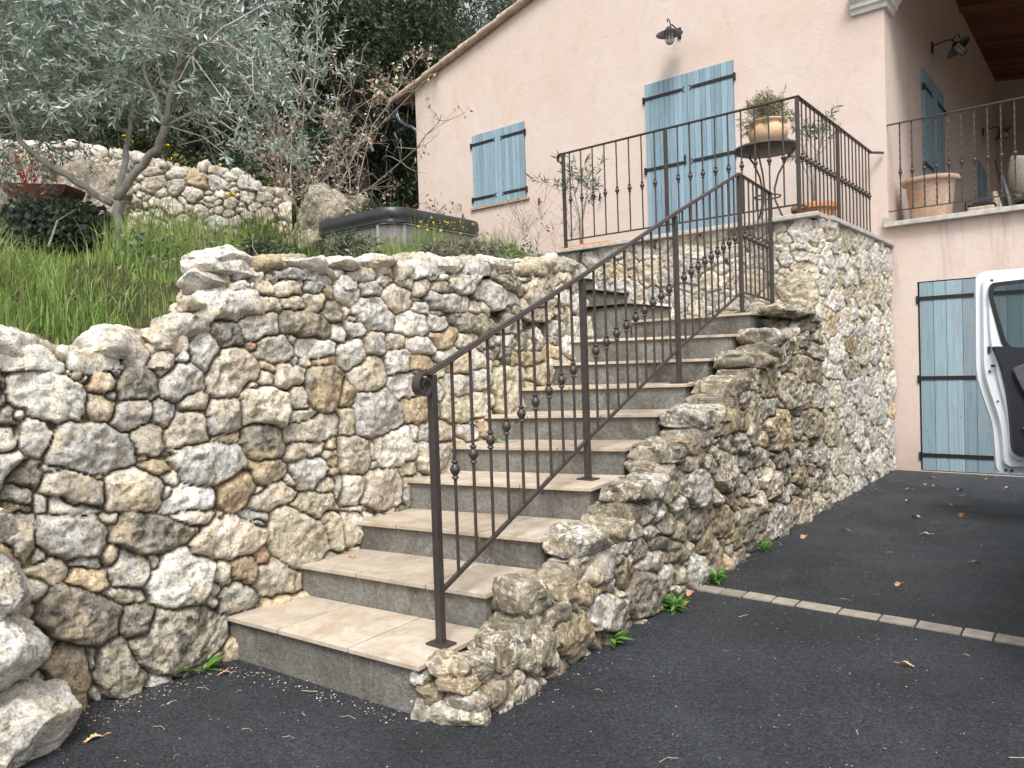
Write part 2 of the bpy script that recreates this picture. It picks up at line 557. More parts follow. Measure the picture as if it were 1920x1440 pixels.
def mat_ground():
    m = Mat('garden soil with dead leaves', .95, spec=.15)
    c = m.mix(m.noise(2.5, 8, .7), (.045, .033, .020), (.12, .095, .055))
    c = m.mix(m.ramp(m.noise(1.3, 6, .7), [(.50, 0.0), (.62, .7)]), c, (.045, .065, .022))
    c = m.mix(m.ramp(m.noise(28, 5, .7), [(.6, 0.0), (.72, .7)]), c, (.20, .14, .085))
    m.color(c)
    m.bump(m.noise(14, 8, .75), .9, .05)
    return m.m
M_GROUND = mat_ground()
SEED_LEFT='''2.348,1.420,69.5,18.9,173.2,w;2.397,1.490,635.0,203.6,3007.1,w;2.509,1.476,405.7,-31.7,1486.6,w;2.447,1.434,827.3,323.1,1367.3,c;2.584,1.406,85.0,8.6,193.6,w;2.658,1.462,2225.6,-160.3,2186.8,w;2.745,1.434,240.1,-16.6,229.1,w;2.882,1.462,151.9,14.1,616.4,c;2.857,1.377,326.7,-20.3,305.9,c;2.944,1.391,1092.3,-68.2,1402.2,w;3.043,1.420,131.0,-10.8,121.5,g;3.167,1.476,142.4,-7.2,186.5,d;3.143,1.631,49.4,16.0,158.9,w;3.254,1.729,161.6,-26.5,184.8,g;3.130,1.828,89.5,14.2,436.5,w;3.254,1.799,334.8,40.3,1401.2,w;3.354,1.799,440.1,-186.4,2033.0,w;3.441,1.799,631.5,-124.4,855.4,w;3.590,1.828,33.4,-16.7,422.8,g;3.776,1.870,148.0,-84.1,881.7,g;3.031,1.743,107.9,-105.1,392.9,g;3.155,1.729,1429.2,-235.6,1769.6,c;3.379,1.729,302.6,-2.9,594.1,c;3.528,1.729,95.8,7.8,460.2,c;3.664,1.743,419.7,-90.2,786.2,g;3.379,1.645,146.2,-12.2,413.6,c;3.528,1.659,191.8,-20.6,512.9,c;3.677,1.659,218.0,-41.0,419.4,c;3.304,1.603,1241.4,-209.5,2708.4,w;3.341,1.532,108.8,-20.3,203.3,w;3.602,1.546,38.4,10.9,200.1,d;3.788,1.617,193.5,-31.9,259.5,d;3.813,1.504,188.8,-28.5,434.6,w;3.292,1.434,614.6,180.5,1574.2,r;3.416,1.420,70.6,-6.1,243.5,g;3.515,1.462,1200.4,-132.8,1000.2,c;3.652,1.434,71.3,8.0,294.5,w;3.528,1.363,1034.0,-90.9,1353.8,w;3.590,1.349,438.4,-20.3,1509.9,c;3.702,1.349,167.5,-53.3,931.7,r;3.366,1.321,609.8,202.4,1297.3,o;3.167,1.307,59.0,-24.5,79.0,c;3.341,1.265,614.3,-138.8,655.7,c;3.478,1.279,87.8,-2.2,220.6,c;3.267,1.237,434.4,432.2,4072.6,w;2.931,1.279,106.8,-33.8,161.8,g;2.745,1.279,120.6,1.9,136.1,d;2.596,1.293,409.1,-11.8,362.0,o;2.646,1.335,1402.8,-62.3,1417.2,g;2.397,1.237,45.4,4.8,85.9,w;2.248,1.307,2448.2,-132.4,500.7,w;2.236,1.223,3348.4,-172.9,596.1,d;2.522,1.321,2208.7,-7.0,4574.1,c;2.484,1.335,7209.6,-214.0,9495.2,w;2.546,1.307,5521.8,-313.4,2034.3,w;2.633,1.223,2278.0,-62.7,1953.9,g;2.584,1.180,255.7,16.1,386.6,o;2.522,1.152,1576.9,96.0,2957.9,w;2.708,1.138,175.1,3.3,236.3,g;2.832,1.138,308.0,-9.0,225.2,g;2.981,1.166,156.4,23.5,392.3,c;3.105,1.110,93.7,-1.5,110.2,g;3.329,1.138,42.7,-4.3,100.5,c;3.528,1.180,151.4,-29.9,284.5,w;3.689,1.223,62.1,-4.7,59.1,b;3.528,1.082,132.8,-50.6,767.1,c;2.261,1.166,1184.4,-32.0,582.7,d;2.286,1.166,1437.4,73.6,2290.2,w;2.348,1.068,271.2,-5.5,185.1,w;2.546,1.012,37.6,14.4,68.7,g;2.758,1.026,185.2,1.4,168.6,c;2.944,1.054,78.9,13.5,125.2,c;3.118,1.012,219.5,11.1,1859.0,o;3.304,0.969,84.3,-0.1,122.7,d;3.590,1.012,35.5,-11.1,213.7,c;2.385,1.110,3369.0,118.6,4079.0,o;2.273,1.096,7295.0,-340.6,1327.0,c;2.248,1.054,461.8,-16.6,266.0,c;2.733,0.955,2125.3,220.4,3525.0,r;2.782,0.913,257.8,57.8,668.9,o;2.857,0.955,720.3,369.4,4036.8,w;3.018,0.899,28.8,-0.8,97.4,g;3.515,0.913,78.9,-17.0,496.9,c;3.677,0.913,686.1,71.3,1491.7,o;3.652,0.871,534.5,44.3,966.6,c;3.540,0.801,93.0,5.2,124.3,g;3.664,0.829,945.8,112.2,1887.8,b;3.664,0.772,456.0,326.1,2943.0,r;3.615,0.730,247.4,38.2,483.0,c;3.292,0.843,100.1,37.0,274.1,b;2.286,0.927,176.2,24.6,207.6,d;2.385,0.941,854.3,1022.0,8839.1,g;2.459,0.857,78.7,52.1,263.1,c;2.559,0.885,1829.3,249.5,2957.2,c;2.683,0.829,56.5,12.5,121.8,c;2.832,0.857,493.7,79.1,932.1,w;3.143,0.758,83.1,-30.2,133.4,o;2.807,0.801,1126.0,101.4,1363.1,c;2.931,0.744,87.8,26.9,173.8,w;3.254,0.744,488.7,173.9,1543.3,c;3.329,0.702,57.9,-13.1,271.2,c;3.428,0.758,848.7,192.5,2072.3,w;3.528,0.632,45.0,22.6,173.0,y;3.702,0.688,505.0,-25.1,244.2,g;2.261,0.857,276.9,97.8,419.7,g;2.335,0.815,647.7,198.2,781.2,w;2.435,0.786,252.8,320.3,2180.2,w;2.273,0.702,403.1,-0.4,137.9,c;2.261,0.801,421.6,356.9,2366.8,b;2.447,0.674,66.3,20.6,106.8,g;2.745,0.632,35.5,37.0,153.6,d;2.571,0.716,1120.9,261.2,2062.0,c;2.571,0.575,948.3,-74.8,718.6,c;2.484,0.561,308.6,131.7,1221.5,g;2.360,0.547,357.6,77.3,361.6,c;2.497,0.491,216.0,78.4,342.1,o;2.646,0.505,161.3,30.2,201.7,g;2.745,0.505,2087.3,-18.3,706.5,c;2.844,0.407,52.5,8.7,58.2,w;2.633,0.392,181.2,159.7,734.8,c;3.080,0.547,41.9,15.7,74.9,c;2.944,0.660,141.7,88.4,433.1,c;3.043,0.646,1138.1,-2.9,616.5,r;3.230,0.632,335.7,563.7,3518.4,g;3.441,0.491,34.7,9.2,48.4,y;3.143,0.407,203.3,28.4,263.4,b;3.242,0.421,1299.5,-12.8,578.7,r;3.031,0.407,580.4,0.5,246.1,c;3.316,0.294,66.7,30.7,122.2,y;3.093,0.266,135.4,53.1,270.8,g;3.006,0.336,966.4,95.0,781.5,c;2.994,0.280,1812.1,458.6,2542.9,c;3.627,0.491,238.2,-9.1,102.8,y;2.447,0.350,48.7,19.2,73.0,d;2.671,0.266,209.5,31.9,183.0,d;2.820,0.153,26.8,7.9,59.4,s;2.397,0.111,155.8,9.8,64.9,b;2.571,0.097,103.4,18.6,85.9,d;2.472,0.153,1233.7,154.7,807.3,g;2.459,0.041,1011.7,114.3,568.4,c;3.888,1.856,706.8,-178.0,1163.8,g;4.037,1.870,82.8,32.7,506.2,w;4.186,1.898,92.5,25.4,530.9,w;4.323,1.898,166.0,-46.5,296.3,c;4.509,1.912,77.8,-26.9,198.6,w;3.900,1.743,151.4,-25.5,106.2,w;4.062,1.771,155.7,-36.9,273.8,g;4.186,1.828,220.2,-61.6,464.3,c;4.323,1.799,184.2,-44.3,297.7,w;4.695,1.926,209.3,-105.7,877.5,g;4.695,1.870,213.8,-176.7,1970.1,w;4.459,1.771,150.0,-40.9,343.1,c;4.646,1.785,94.2,-30.9,267.2,s;4.260,1.715,71.6,-16.1,127.5,c;4.410,1.715,389.4,-263.7,4425.6,c;4.062,1.603,53.7,-9.6,82.1,g;3.925,1.574,634.6,-103.5,854.3,o;3.875,1.617,519.8,-88.8,665.5,w;4.347,1.560,44.0,-4.7,157.0,w;4.447,1.659,150.2,-37.7,426.2,w;4.646,1.715,32.5,5.0,176.5,g;4.583,1.645,299.3,-117.4,2056.7,w;4.559,1.574,124.3,-27.2,334.3,g;4.894,1.856,43.1,-17.9,151.5,g;4.844,1.968,95.8,-100.3,953.8,w;5.031,1.968,36.8,-30.6,282.0,g;8.186,2.250,34.5,-4.2,80.7,g;5.875,2.053,10.5,-30.3,310.4,y;6.707,2.179,7.8,-30.9,215.6,d;5.378,1.870,36.2,-8.6,198.9,d;8.496,2.165,97.2,-125.8,1421.0,w;5.229,1.785,17.3,-4.0,114.4,g;8.658,1.954,9.9,-1.2,67.1,g;4.844,1.673,502.5,-111.8,628.9,g;4.919,1.574,19.1,-3.1,202.8,d;8.335,1.828,32.3,-1.1,76.9,d;8.074,1.898,79.4,-0.5,136.9,w;7.900,2.109,34.8,-2.3,98.9,w;7.689,2.095,96.0,1.7,123.3,c;6.124,1.954,101.9,-64.0,423.5,w;7.366,2.109,46.3,-1.2,70.9,g;7.776,1.982,63.5,-10.6,224.9,w;5.999,1.771,107.3,-69.7,683.6,c;7.987,1.996,215.7,15.7,142.0,w;7.378,1.940,77.4,1.0,109.6,d;6.558,1.799,30.0,-25.3,227.0,w;5.763,1.687,33.7,-22.0,356.2,c;8.024,1.743,222.3,21.6,97.7,o;3.900,1.518,99.8,-20.6,517.8,w;3.888,1.377,87.8,-9.9,147.6,w;4.049,1.448,105.6,-14.5,204.3,g;4.198,1.462,176.6,-26.4,467.5,c;4.397,1.434,54.9,-7.7,325.8,w;4.621,1.490,44.9,-23.6,228.2,b;4.832,1.462,63.9,-12.9,305.8,c;4.745,1.335,78.2,-10.6,188.1,o;4.658,1.377,41.2,-2.8,505.5,w;4.198,1.349,95.0,-6.1,223.7,w;4.397,1.335,59.3,19.6,427.8,o;8.422,1.532,24.3,-0.0,55.8,c;4.931,1.349,144.2,-22.6,248.4,c;5.354,1.588,97.7,-27.6,261.3,d;8.099,1.532,64.4,5.4,59.8,g;7.825,1.546,35.1,2.0,97.3,o;5.975,1.462,104.1,-35.4,446.1,d;7.440,1.617,92.5,4.7,152.9,c;6.037,1.560,57.0,-25.3,332.9,g;6.335,1.420,15.1,-6.1,87.8,w;6.857,1.603,0.1,-2.8,121.6,w;8.459,1.279,35.1,3.5,55.2,w;4.931,1.223,96.2,-10.4,208.7,w;3.975,1.279,47.3,-3.5,93.9,c;4.248,1.194,63.4,-1.9,167.0,w;5.527,1.335,21.6,-1.1,303.4,b;8.248,1.265,115.3,12.9,90.2,b;5.925,1.391,46.6,-13.9,448.4,o;5.689,1.237,21.9,-2.2,105.0,y;3.826,1.194,270.3,-28.4,138.6,b;4.024,1.054,35.6,-0.9,56.4,g;4.708,1.194,46.5,6.8,220.1,w;4.323,1.068,67.4,-1.6,127.7,o;4.670,1.040,46.2,0.2,128.2,y;4.882,1.040,119.7,-9.9,182.8,c;8.322,1.026,14.8,1.9,31.2,s;3.801,1.026,279.8,-17.9,229.8,y;4.447,0.913,41.5,10.0,180.2,c;4.136,0.857,33.0,1.5,90.0,w;4.733,0.885,111.1,17.1,397.6,w;4.931,0.899,96.1,0.7,210.6,o;4.285,0.927,552.2,-38.3,470.1,w;3.826,0.843,76.5,0.3,92.3,y;3.938,0.871,1019.8,-79.7,539.3,c;4.422,0.772,41.5,2.3,74.5,g;4.198,0.730,335.5,29.2,609.4,y;3.788,0.674,113.4,2.0,114.3,w;3.987,0.646,37.6,6.7,79.7,c;4.186,0.604,842.9,-90.0,215.6,d;3.838,0.561,260.3,425.2,2776.7,c;3.776,0.463,206.0,0.5,143.9,c'''
SEED_SIDE='''0.075,0.181,1391.3,-185.4,2848.5,d;0.128,0.153,1920.4,-514.7,1077.2,c;0.203,0.153,340.5,-138.1,899.2,c;0.235,0.125,340.7,-305.0,1319.1,o;0.149,0.083,901.3,155.7,1715.0,b;0.245,0.069,311.8,-131.3,859.3,g;0.235,0.013,111.1,-17.7,404.8,c;0.085,0.055,536.5,-28.0,185.1,g;0.320,0.280,37.8,5.9,127.5,s;0.565,0.364,55.8,45.2,218.2,s;0.363,0.111,284.0,65.0,272.9,b;0.650,0.167,64.0,29.6,85.2,y;0.512,0.097,385.2,255.7,812.2,c;0.629,0.055,617.5,1029.7,3047.0,w;0.778,0.266,305.4,93.3,421.0,b;0.853,0.364,51.4,31.5,141.5,g;0.906,0.477,76.7,96.5,463.5,g;0.949,0.547,46.7,98.5,451.5,d;0.896,0.139,55.6,18.0,74.5,b;1.088,0.280,108.5,172.2,944.7,o;1.226,0.125,34.3,31.0,118.3,w;1.152,0.407,66.9,21.7,123.2,g;1.375,0.294,115.0,33.7,186.6,b;1.589,0.111,39.9,23.3,101.3,d;1.439,0.407,106.5,100.9,523.3,w;1.503,0.491,53.6,92.1,509.4,c;1.642,0.435,180.2,76.7,481.8,g;1.567,0.364,182.3,36.4,254.1,y;1.781,0.336,107.0,139.6,709.3,d;2.015,0.238,96.1,81.7,414.3,d;1.695,0.266,85.1,66.6,326.3,g;1.887,0.139,73.5,56.1,257.3,w;2.015,0.111,135.6,56.5,288.1,c;1.973,0.041,121.7,160.2,656.0,w;1.727,0.843,20.0,10.7,116.7,d;1.397,0.688,13.7,12.7,92.8,s;1.823,0.758,53.2,50.1,448.6,g;1.951,0.969,38.8,19.4,297.2,d;1.919,0.632,46.4,19.9,168.8,y;2.069,0.491,82.3,39.2,283.1,w;2.452,1.110,14.8,6.8,181.7,d;2.890,1.279,7.5,1.0,120.1,d;3.444,1.406,4.6,-1.2,131.9,d;3.881,1.631,3.2,-10.3,281.7,s;3.753,1.532,11.2,-15.7,656.7,g;4.756,1.588,11.5,-6.4,181.4,d;4.137,1.406,27.7,-4.3,147.9,y;4.393,1.420,19.6,-3.8,198.8,d;4.766,1.335,19.9,-1.7,223.0,c;4.297,1.180,20.1,-5.0,65.2,y;4.031,1.251,65.6,-6.2,152.8,d;3.551,1.138,11.8,0.9,69.4,b;2.996,1.082,28.0,2.0,116.1,c;2.324,0.913,20.0,5.6,93.1,d;2.847,0.913,9.6,6.2,95.9,b;3.263,0.885,33.7,-2.0,30.7,c;3.807,0.758,17.7,-3.0,36.5,o;4.126,1.040,15.5,0.3,53.4,c;4.585,0.758,17.6,2.1,58.3,b;4.660,0.955,11.8,2.2,72.4,g;5.299,1.152,14.5,0.9,110.4,w;5.011,0.997,25.7,1.9,118.2,w;5.267,0.969,22.8,-0.9,49.7,c;5.801,1.152,11.6,1.2,117.5,d;5.769,1.391,14.5,-2.2,99.7,b;5.875,0.941,9.3,1.2,54.7,g;3.604,0.941,46.7,4.9,171.2,g;2.772,0.575,32.6,5.0,66.0,c;2.282,0.575,21.7,11.5,94.2,g;3.050,0.477,108.7,15.8,202.6,w;3.337,0.618,24.4,18.4,184.4,g;3.817,0.547,29.0,23.5,230.6,d;2.250,0.744,67.7,9.9,149.6,d;5.235,0.364,15.5,7.6,82.0,c;4.884,0.407,44.7,14.5,174.9,g;4.244,0.350,27.7,15.9,142.6,b;3.572,0.392,22.1,11.3,96.7,c;5.864,2.011,18.5,-9.3,98.1,w;5.843,1.926,47.4,-23.8,289.3,o;6.312,1.687,19.4,-7.0,128.2,w;5.331,1.785,18.1,-7.6,110.2,w'''
SEED_FRONT='''3.156,2.376,94.9,10.2,90.6,w;3.168,2.222,74.7,104.2,867.3,w;3.180,2.151,77.4,56.7,506.4,w;3.156,2.053,72.1,99.0,951.5,c;3.100,1.870,38.8,2.4,37.6,y;2.984,2.320,416.5,43.2,411.0,w;2.984,2.236,318.6,138.7,1205.7,c;2.996,2.137,235.2,28.2,301.8,g;2.977,2.039,414.6,50.5,588.6,c;2.331,2.278,163.6,11.3,134.3,g;1.987,2.137,8.1,4.2,42.9,g;2.104,2.306,39.7,19.6,175.4,w;1.698,2.151,39.0,2.3,34.8,c;2.498,2.292,79.0,20.7,188.2,c;2.295,2.053,26.3,7.1,80.4,c;2.356,1.856,49.7,13.3,182.4,g;2.510,1.799,44.2,13.2,187.3,w;2.048,1.996,68.2,33.3,389.3,g;1.593,2.362,72.7,16.6,160.9,w;1.310,2.208,259.0,13.9,220.8,o;1.470,2.306,175.1,11.9,157.6,c;2.196,1.771,69.8,16.4,254.9,c;2.701,1.982,82.6,3.4,57.9,c;2.707,2.137,107.5,27.9,281.0,g;2.768,2.250,191.7,12.7,145.4,g;1.698,1.968,130.4,3.8,91.7,g;2.387,2.081,94.6,16.0,184.0,w'''

# ------------------------------------------------------------------ rubble stone masonry
TONE = {'w': (.78, .74, .665), 'g': (.63, .61, .565), 'c': (.73, .655, .535), 'o': (.68, .53, .34), 'd': (.42, .385, .315),
        'b': (.47, .37, .235), 'y': (.60, .54, .40), 'r': (.60, .38, .27), 's': (.64, .58, .465)}
def parse_seeds(t):
    out = []
    for r in t.split(';'):
        a = r.split(',')
        out.append([float(x) for x in a[:5]] + [a[5]])
    return out

def fill_seeds(seeds, s0, s1, z0, zt, sizes, tones, rng, pack=.86):
    """add stones between the given ones: large sizes first, then chinking"""
    C_ = [np.array([x[0], x[1]]) for x in seeds]
    Mx = [np.array([x[2], x[3], x[4]]) for x in seeds]
    Rr = [1 / math.sqrt(math.sqrt(max(x[2] * x[4] - x[3] ** 2, 1e-3))) for x in seeds]
    T_ = [x[5] for x in seeds]
    for (r, tries) in sizes:
        ps = np.c_[rng.uniform(s0, s1, tries), rng.uniform(z0, zt, tries)]
        for p in ps:
            rr = r * rng.uniform(.75, 1.3)
            if len(C_):
                d = p - np.array(C_)
                m = np.array(Mx)
                q = np.sqrt(np.maximum(m[:, 0] * d[:, 0] ** 2 + 2 * m[:, 1] * d[:, 0] * d[:, 1] + m[:, 2] * d[:, 1] ** 2, 0))
                if ((q - 1) * np.array(Rr) < pack * rr * .9).any(): continue
            asp = rng.uniform(1.0, 1.7)
            a, b = rr * math.sqrt(asp), rr / math.sqrt(asp)
            an = rng.normal(0, .3)
            c, s = math.cos(an), math.sin(an)
            C_.append(p)
            Mx.append(np.array([c * c / a ** 2 + s * s / b ** 2, c * s * (1 / a ** 2 - 1 / b ** 2), s * s / a ** 2 + c * c / b ** 2]))
            Rr.append(rr)
            T_.append(tones[rng.integers(len(tones))])
    return np.array(C_), np.array(Mx), np.array(Rr), T_

def stone_color(P, tone, rng_seed, n):
    """vertex albedo of a stone of a given tone at points P (rough, patchy limestone)"""
    base = np.array(TONE[tone]) if isinstance(tone, str) else tone
    c = np.ones((n, 3)) * base
    return c

def color_field(P, base, tone_idx, seed):
    n1 = fbm(P * 5.5, 4, seed)
    n2 = fbm(P * 17, 3, seed + 5)
    n3 = fbm(P * 42, 3, seed + 9)
    c = base * (1 + .20 * n1 + .16 * n2)[:, None]
    # grey crust / ochre staining patches
    g = sstep(.25, .75, n1 + .4 * n2)[:, None]
    c = c * (1 - .4 * g) + np.array((.60, .58, .53)) * .4 * g
    o = sstep(.35, .9, -n1 + .5 * n3)[:, None]
    c = c * (1 - .5 * o) + np.array((.74, .60, .38)) * .5 * o
    # black lichen on speckled and dark stones
    k = (tone_idx[:, None] * sstep(-.05, .35, n2 + .6 * n3 + .35 * n1)[:, None])
    c = c * (1 - .8 * k) + np.array((.085, .08, .07)) * .8 * k
    return c

def stone_sheet(W, s0, s1, z0, ztop, seeds, sizes, tones, seed, res=.008, back=.3, gapw=.012, g0=.03, depth=.06,
                gapdepth=.06, mortar=(.20, .17, .13), rough=1.0, round_r=.07, zmin_top=None, base_fn=None, rfac=.32, wmax=.038):
    rng = np.random.default_rng(seed)
    ns = int((s1 - s0) / res)
    s = np.linspace(s0, s1, ns)
    zt = ztop(s)
    zb = base_fn(s) if base_fn else np.full(ns, float(z0))
    zmax = float(zt.max())
    nf = int((zt - zb).max() / res) + 2
    nb = int(back / res) if back > 0 else 0
    vf = np.linspace(0, 1, nf)
    Zw = np.maximum(zt[:, None] - (np.arange(nf)[::-1] * res)[None, :], zb[:, None])
    if nb:
        Zw = np.concatenate([Zw, zt[:, None] + (np.arange(1, nb + 1) * res)[None, :]], axis=1)
    S = np.repeat(s[:, None], Zw.shape[1], axis=1)
    nz = Zw.shape[1]
    Cs, Mx, Rr, Tn = fill_seeds(parse_seeds(seeds) if seeds else [], s0, s1, zb.min(), zmax + back, sizes, tones, rng)
    Q0 = np.c_[S.ravel(), Zw.ravel()]
    P3 = np.c_[Q0, np.zeros(len(Q0))]
    wx = fbm(P3 * 7, 3, seed + 1) * .013 + fbm(P3 * 26, 2, seed + 21) * .006
    wz = fbm(P3 * 7 + 31, 3, seed + 2) * .013 + fbm(P3 * 26 + 31, 2, seed + 22) * .006
    Q = Q0 + np.c_[wx, wz]
    N = len(Q)
    d1, d2, id1 = np.full(N, 9.0), np.full(N, 9.0), np.zeros(N, int)
    # evaluate only the seeds near each column band
    # principal axes of every stone, for a squarish (superelliptic) outline
    EV = []
    for m_ in Mx:
        w_, v_ = np.linalg.eigh(np.array([[m_[0], m_[1]], [m_[1], m_[2]]]))
        w_ = np.maximum(w_, 1.0)
        tw = rng.normal(0, .16)
        ct, st = math.cos(tw), math.sin(tw)
        A_ = np.array([[ct, -st], [st, ct]]) @ (np.sqrt(w_)[:, None] * v_.T)
        sh = rng.normal(0, .16)
        A_ = np.array([[1, sh], [0, 1]]) @ A_
        EV.append(A_)
    EV = np.array(EV)
    band = max(1, int(.12 / res))
    for i0 in range(0, ns, band):
        a, b = i0 * nz, min((i0 + band), ns) * nz
        sa, sb = s[i0] - .45, s[min(i0 + band, ns) - 1] + .45
        k = np.where((Cs[:, 0] > sa) & (Cs[:, 0] < sb))[0]
        if len(k) < 2: continue
        q = Q[a:b]
        dx = q[:, None, 0] - Cs[k][None, :, 0]
        dz = q[:, None, 1] - Cs[k][None, :, 1]
        m = EV[k]
        ua = np.abs(m[None, :, 0, 0] * dx + m[None, :, 0, 1] * dz)
        ub = np.abs(m[None, :, 1, 0] * dx + m[None, :, 1, 1] * dz)
        e = (ua ** 3.0 + ub ** 3.0) ** (1 / 3.0) * 1.07
        sd = (e - 1) * Rr[k][None, :]
        o = np.argpartition(sd, 1, axis=1)[:, :2]
        v = np.take_along_axis(sd, o, 1)
        sw = v[:, 0] > v[:, 1]
        o[sw] = o[sw][:, ::-1]
        v[sw] = v[sw][:, ::-1]
        d1[a:b], d2[a:b], id1[a:b] = v[:, 0], v[:, 1], k[o[:, 0]]
    e = np.minimum((d2 - d1) / 2 - gapw / 2, g0 - d1)
    r = Rr[id1]
    nst = len(Rr)
    w = np.clip(r * rfac, .010, wmax)
    x = np.clip(e / w, 0, 1)
    prof = np.sqrt(np.maximum(1 - (1 - x) ** 2, 0))
    D = depth * np.clip(.45 + r / .16, .5, 1.35) * rng.uniform(.65, 1.25, nst)[id1]
    loc = (Q - Cs[id1]) / r[:, None]
    top = np.full(N, 1.0)
    for k in range(4):                      # broken faces: each stone is cut by a few random planes
        an = rng.uniform(0, 2 * np.pi, nst)[id1]
        sl = rng.uniform(.12, .75, nst)[id1]
        of = rng.uniform(.85, 1.25, nst)[id1]
        top = np.minimum(top, of - sl * np.clip(loc[:, 0] * np.cos(an) + loc[:, 1] * np.sin(an), -2, 2))
    top = np.clip(top, .35, 1.2)
    h = D * np.minimum(prof, top * (.55 + .45 * prof))
    pp = np.c_[Q0 + rng.uniform(-9, 9, (nst, 2))[id1] * 1.0, np.zeros(N)]
    ins = x
    n1 = fbm(pp * 11, 3, seed + 3)
    rid = 1 - np.abs(fbm(pp * 16 + 5, 3, seed + 4)) * 1.6
    n2 = fbm(pp * 48, 3, seed + 6)
    h = h + ins * rough * (.012 * n1 + .009 * rid * np.clip(r / .08, .4, 1.4) + .0055 * n2)
    tn = np.array([{'d': .8, 's': 1.0, 'b': .45, 'y': .35, 'g': .25}.get(t, .06) for t in Tn])
    tf = tn[id1]
    pit = sstep(.30, .62, fbm(pp * 34 + 11, 3, seed + 8))
    h = h - ins * pit * (.004 + .013 * tf) * rough
    gm = fbm(P3 * 30, 3, seed + 7)
    h = np.where(e > 0, h, -gapdepth * sstep(0, -.012, e) + .006 * gm)
    # positions
    Wp, Wn = W.pos(S.ravel(), np.minimum(Q0[:, 1], np.repeat(zt, nz))), W.normal(S.ravel())
    over = np.maximum(Q0[:, 1] - np.repeat(zt, nz), 0)
    a = sstep(-round_r, round_r, Q0[:, 1] - np.repeat(zt, nz)) * (np.pi / 2) if nb else np.zeros(N)
    nrm = np.c_[Wn * np.cos(a)[:, None], np.sin(a)]
    P = Wp.copy()
    P[:, :2] -= Wn * over[:, None]
    if nb:   # round the arris a little
        P[:, 2] -= .03 * np.exp(-(over / .05) ** 2) * (np.abs(Q0[:, 1] - np.repeat(zt, nz)) < .08)
    P = P + nrm * h[:, None]
    # colours
    bc = np.array([TONE[t] for t in Tn]) * rng.uniform(.76, 1.12, nst)[:, None]
    bc *= (1 + rng.normal(0, .010, (nst, 3)))
    cc = color_field(np.c_[Q0, id1 * .37], bc[id1], tf, seed + 40)
    mc = np.array(mortar) * (1 + .35 * gm)[:, None]
    f = sstep(-.002, .004, e)[:, None]
    cc = cc * f + mc * (1 - f)
    I = np.arange(ns * nz).reshape(ns, nz)
    quads = np.stack([I[:-1, :-1], I[1:, :-1], I[1:, 1:], I[:-1, 1:]], axis=-1).reshape(-1, 4)
    return P, quads, np.clip(cc, .01, .84)

class WallPath:
    """a wall face: plan polyline, leaning back by 'batter' per metre of height"""
    def __init__(self, pts, batter=0.0, side=1.0):
        p = np.array(pts, float)
        d = np.r_[0, np.cumsum(np.hypot(*np.diff(p, axis=0).T))]
        self.L = d[-1]
        ss = np.arange(0, self.L + .02, .02)
        q = np.c_[np.interp(ss, d, p[:, 0]), np.interp(ss, d, p[:, 1])]
        k = 4
        pad = np.r_[np.repeat(q[:1], k, 0), q, np.repeat(q[-1:], k, 0)]
        q = np.array([pad[i:i + 2 * k + 1].mean(0) for i in range(len(q))])
        self.ss, self.q, self.batter = ss, q, batter
        t = np.gradient(q, axis=0)
        t /= np.linalg.norm(t, axis=1)[:, None]
        self.n = np.c_[t[:, 1], -t[:, 0]] * side
    def plan(self, s): return np.c_[np.interp(s, self.ss, self.q[:, 0]), np.interp(s, self.ss, self.q[:, 1])]
    def normal(self, s):
        n = np.c_[np.interp(s, self.ss, self.n[:, 0]), np.interp(s, self.ss, self.n[:, 1])]
        return n / np.linalg.norm(n, axis=1)[:, None]
    def pos(self, s, z):
        p = self.plan(s) - self.normal(s) * (self.batter * z)[:, None]
        return np.c_[p, z]

_ICO = {}
def ico(sub):
    if sub not in _ICO:
        bm = bmesh.new()
        bmesh.ops.create_icosphere(bm, subdivisions=sub, radius=1.0)
        v = np.array([x.co[:] for x in bm.verts])
        f = np.array([[l.index for l in x.verts] for x in bm.faces])
        bm.free()
        _ICO[sub] = (v, f)
    return _ICO[sub]
def blob(center, radii, tone, seed, rot=0.0, tilt=0.0, sub=5, cuts=9, cut=(.62, .95), rough=1.0, box=.72, freq=1.0):
    """an angular field stone"""
    v, f = ico(sub)
    rng = np.random.default_rng(seed)
    p = np.sign(v) * np.abs(v) ** box
    p = p / np.abs(p).max() * 1.0
    p = p * (1 + .16 * fbm(v * 1.2 + seed * 3.1, 2, seed))[:, None]
    for k in range(cuts):
        n = rng.normal(size=3)
        n /= np.linalg.norm(n)
        d = rng.uniform(*cut)
        t = p @ n
        p = p - np.maximum(t - d, 0)[:, None] * n * .9
    R_ = np.array(radii, float)
    p = p * R_
    rm = R_.mean()
    nr = v
    q = p + seed * 1.7
    h = .018 * rm / .15 * fbm(q * 5 * freq, 3, seed + 1) + .0055 * fbm(q * 24 * freq, 3, seed + 2) * rough + .003 * fbm(q * 70 * freq, 2, seed + 3) * rough
    pit = sstep(.3, .6, fbm(q * 30 * freq, 3, seed + 4))
    tf = {'d': .8, 's': 1.0, 'b': .45, 'y': .35, 'g': .25}.get(tone, .08)
    h = h - pit * .010 * tf * rough
    p = p + nr * h[:, None]
    c, s_ = math.cos(tilt), math.sin(tilt)
    p = p @ np.array([[c, 0, -s_], [0, 1, 0], [s_, 0, c]]).T
    c, s_ = math.cos(rot), math.sin(rot)
    p = p @ np.array([[c, -s_, 0], [s_, c, 0], [0, 0, 1]]).T
    base = np.array(TONE[tone]) * rng.uniform(.85, 1.12)
    cc = color_field(q, np.ones((len(p), 1)) * base, np.full(len(p), tf), seed + 40)
    return p + np.array(center), f, np.clip(cc, .01, .84)
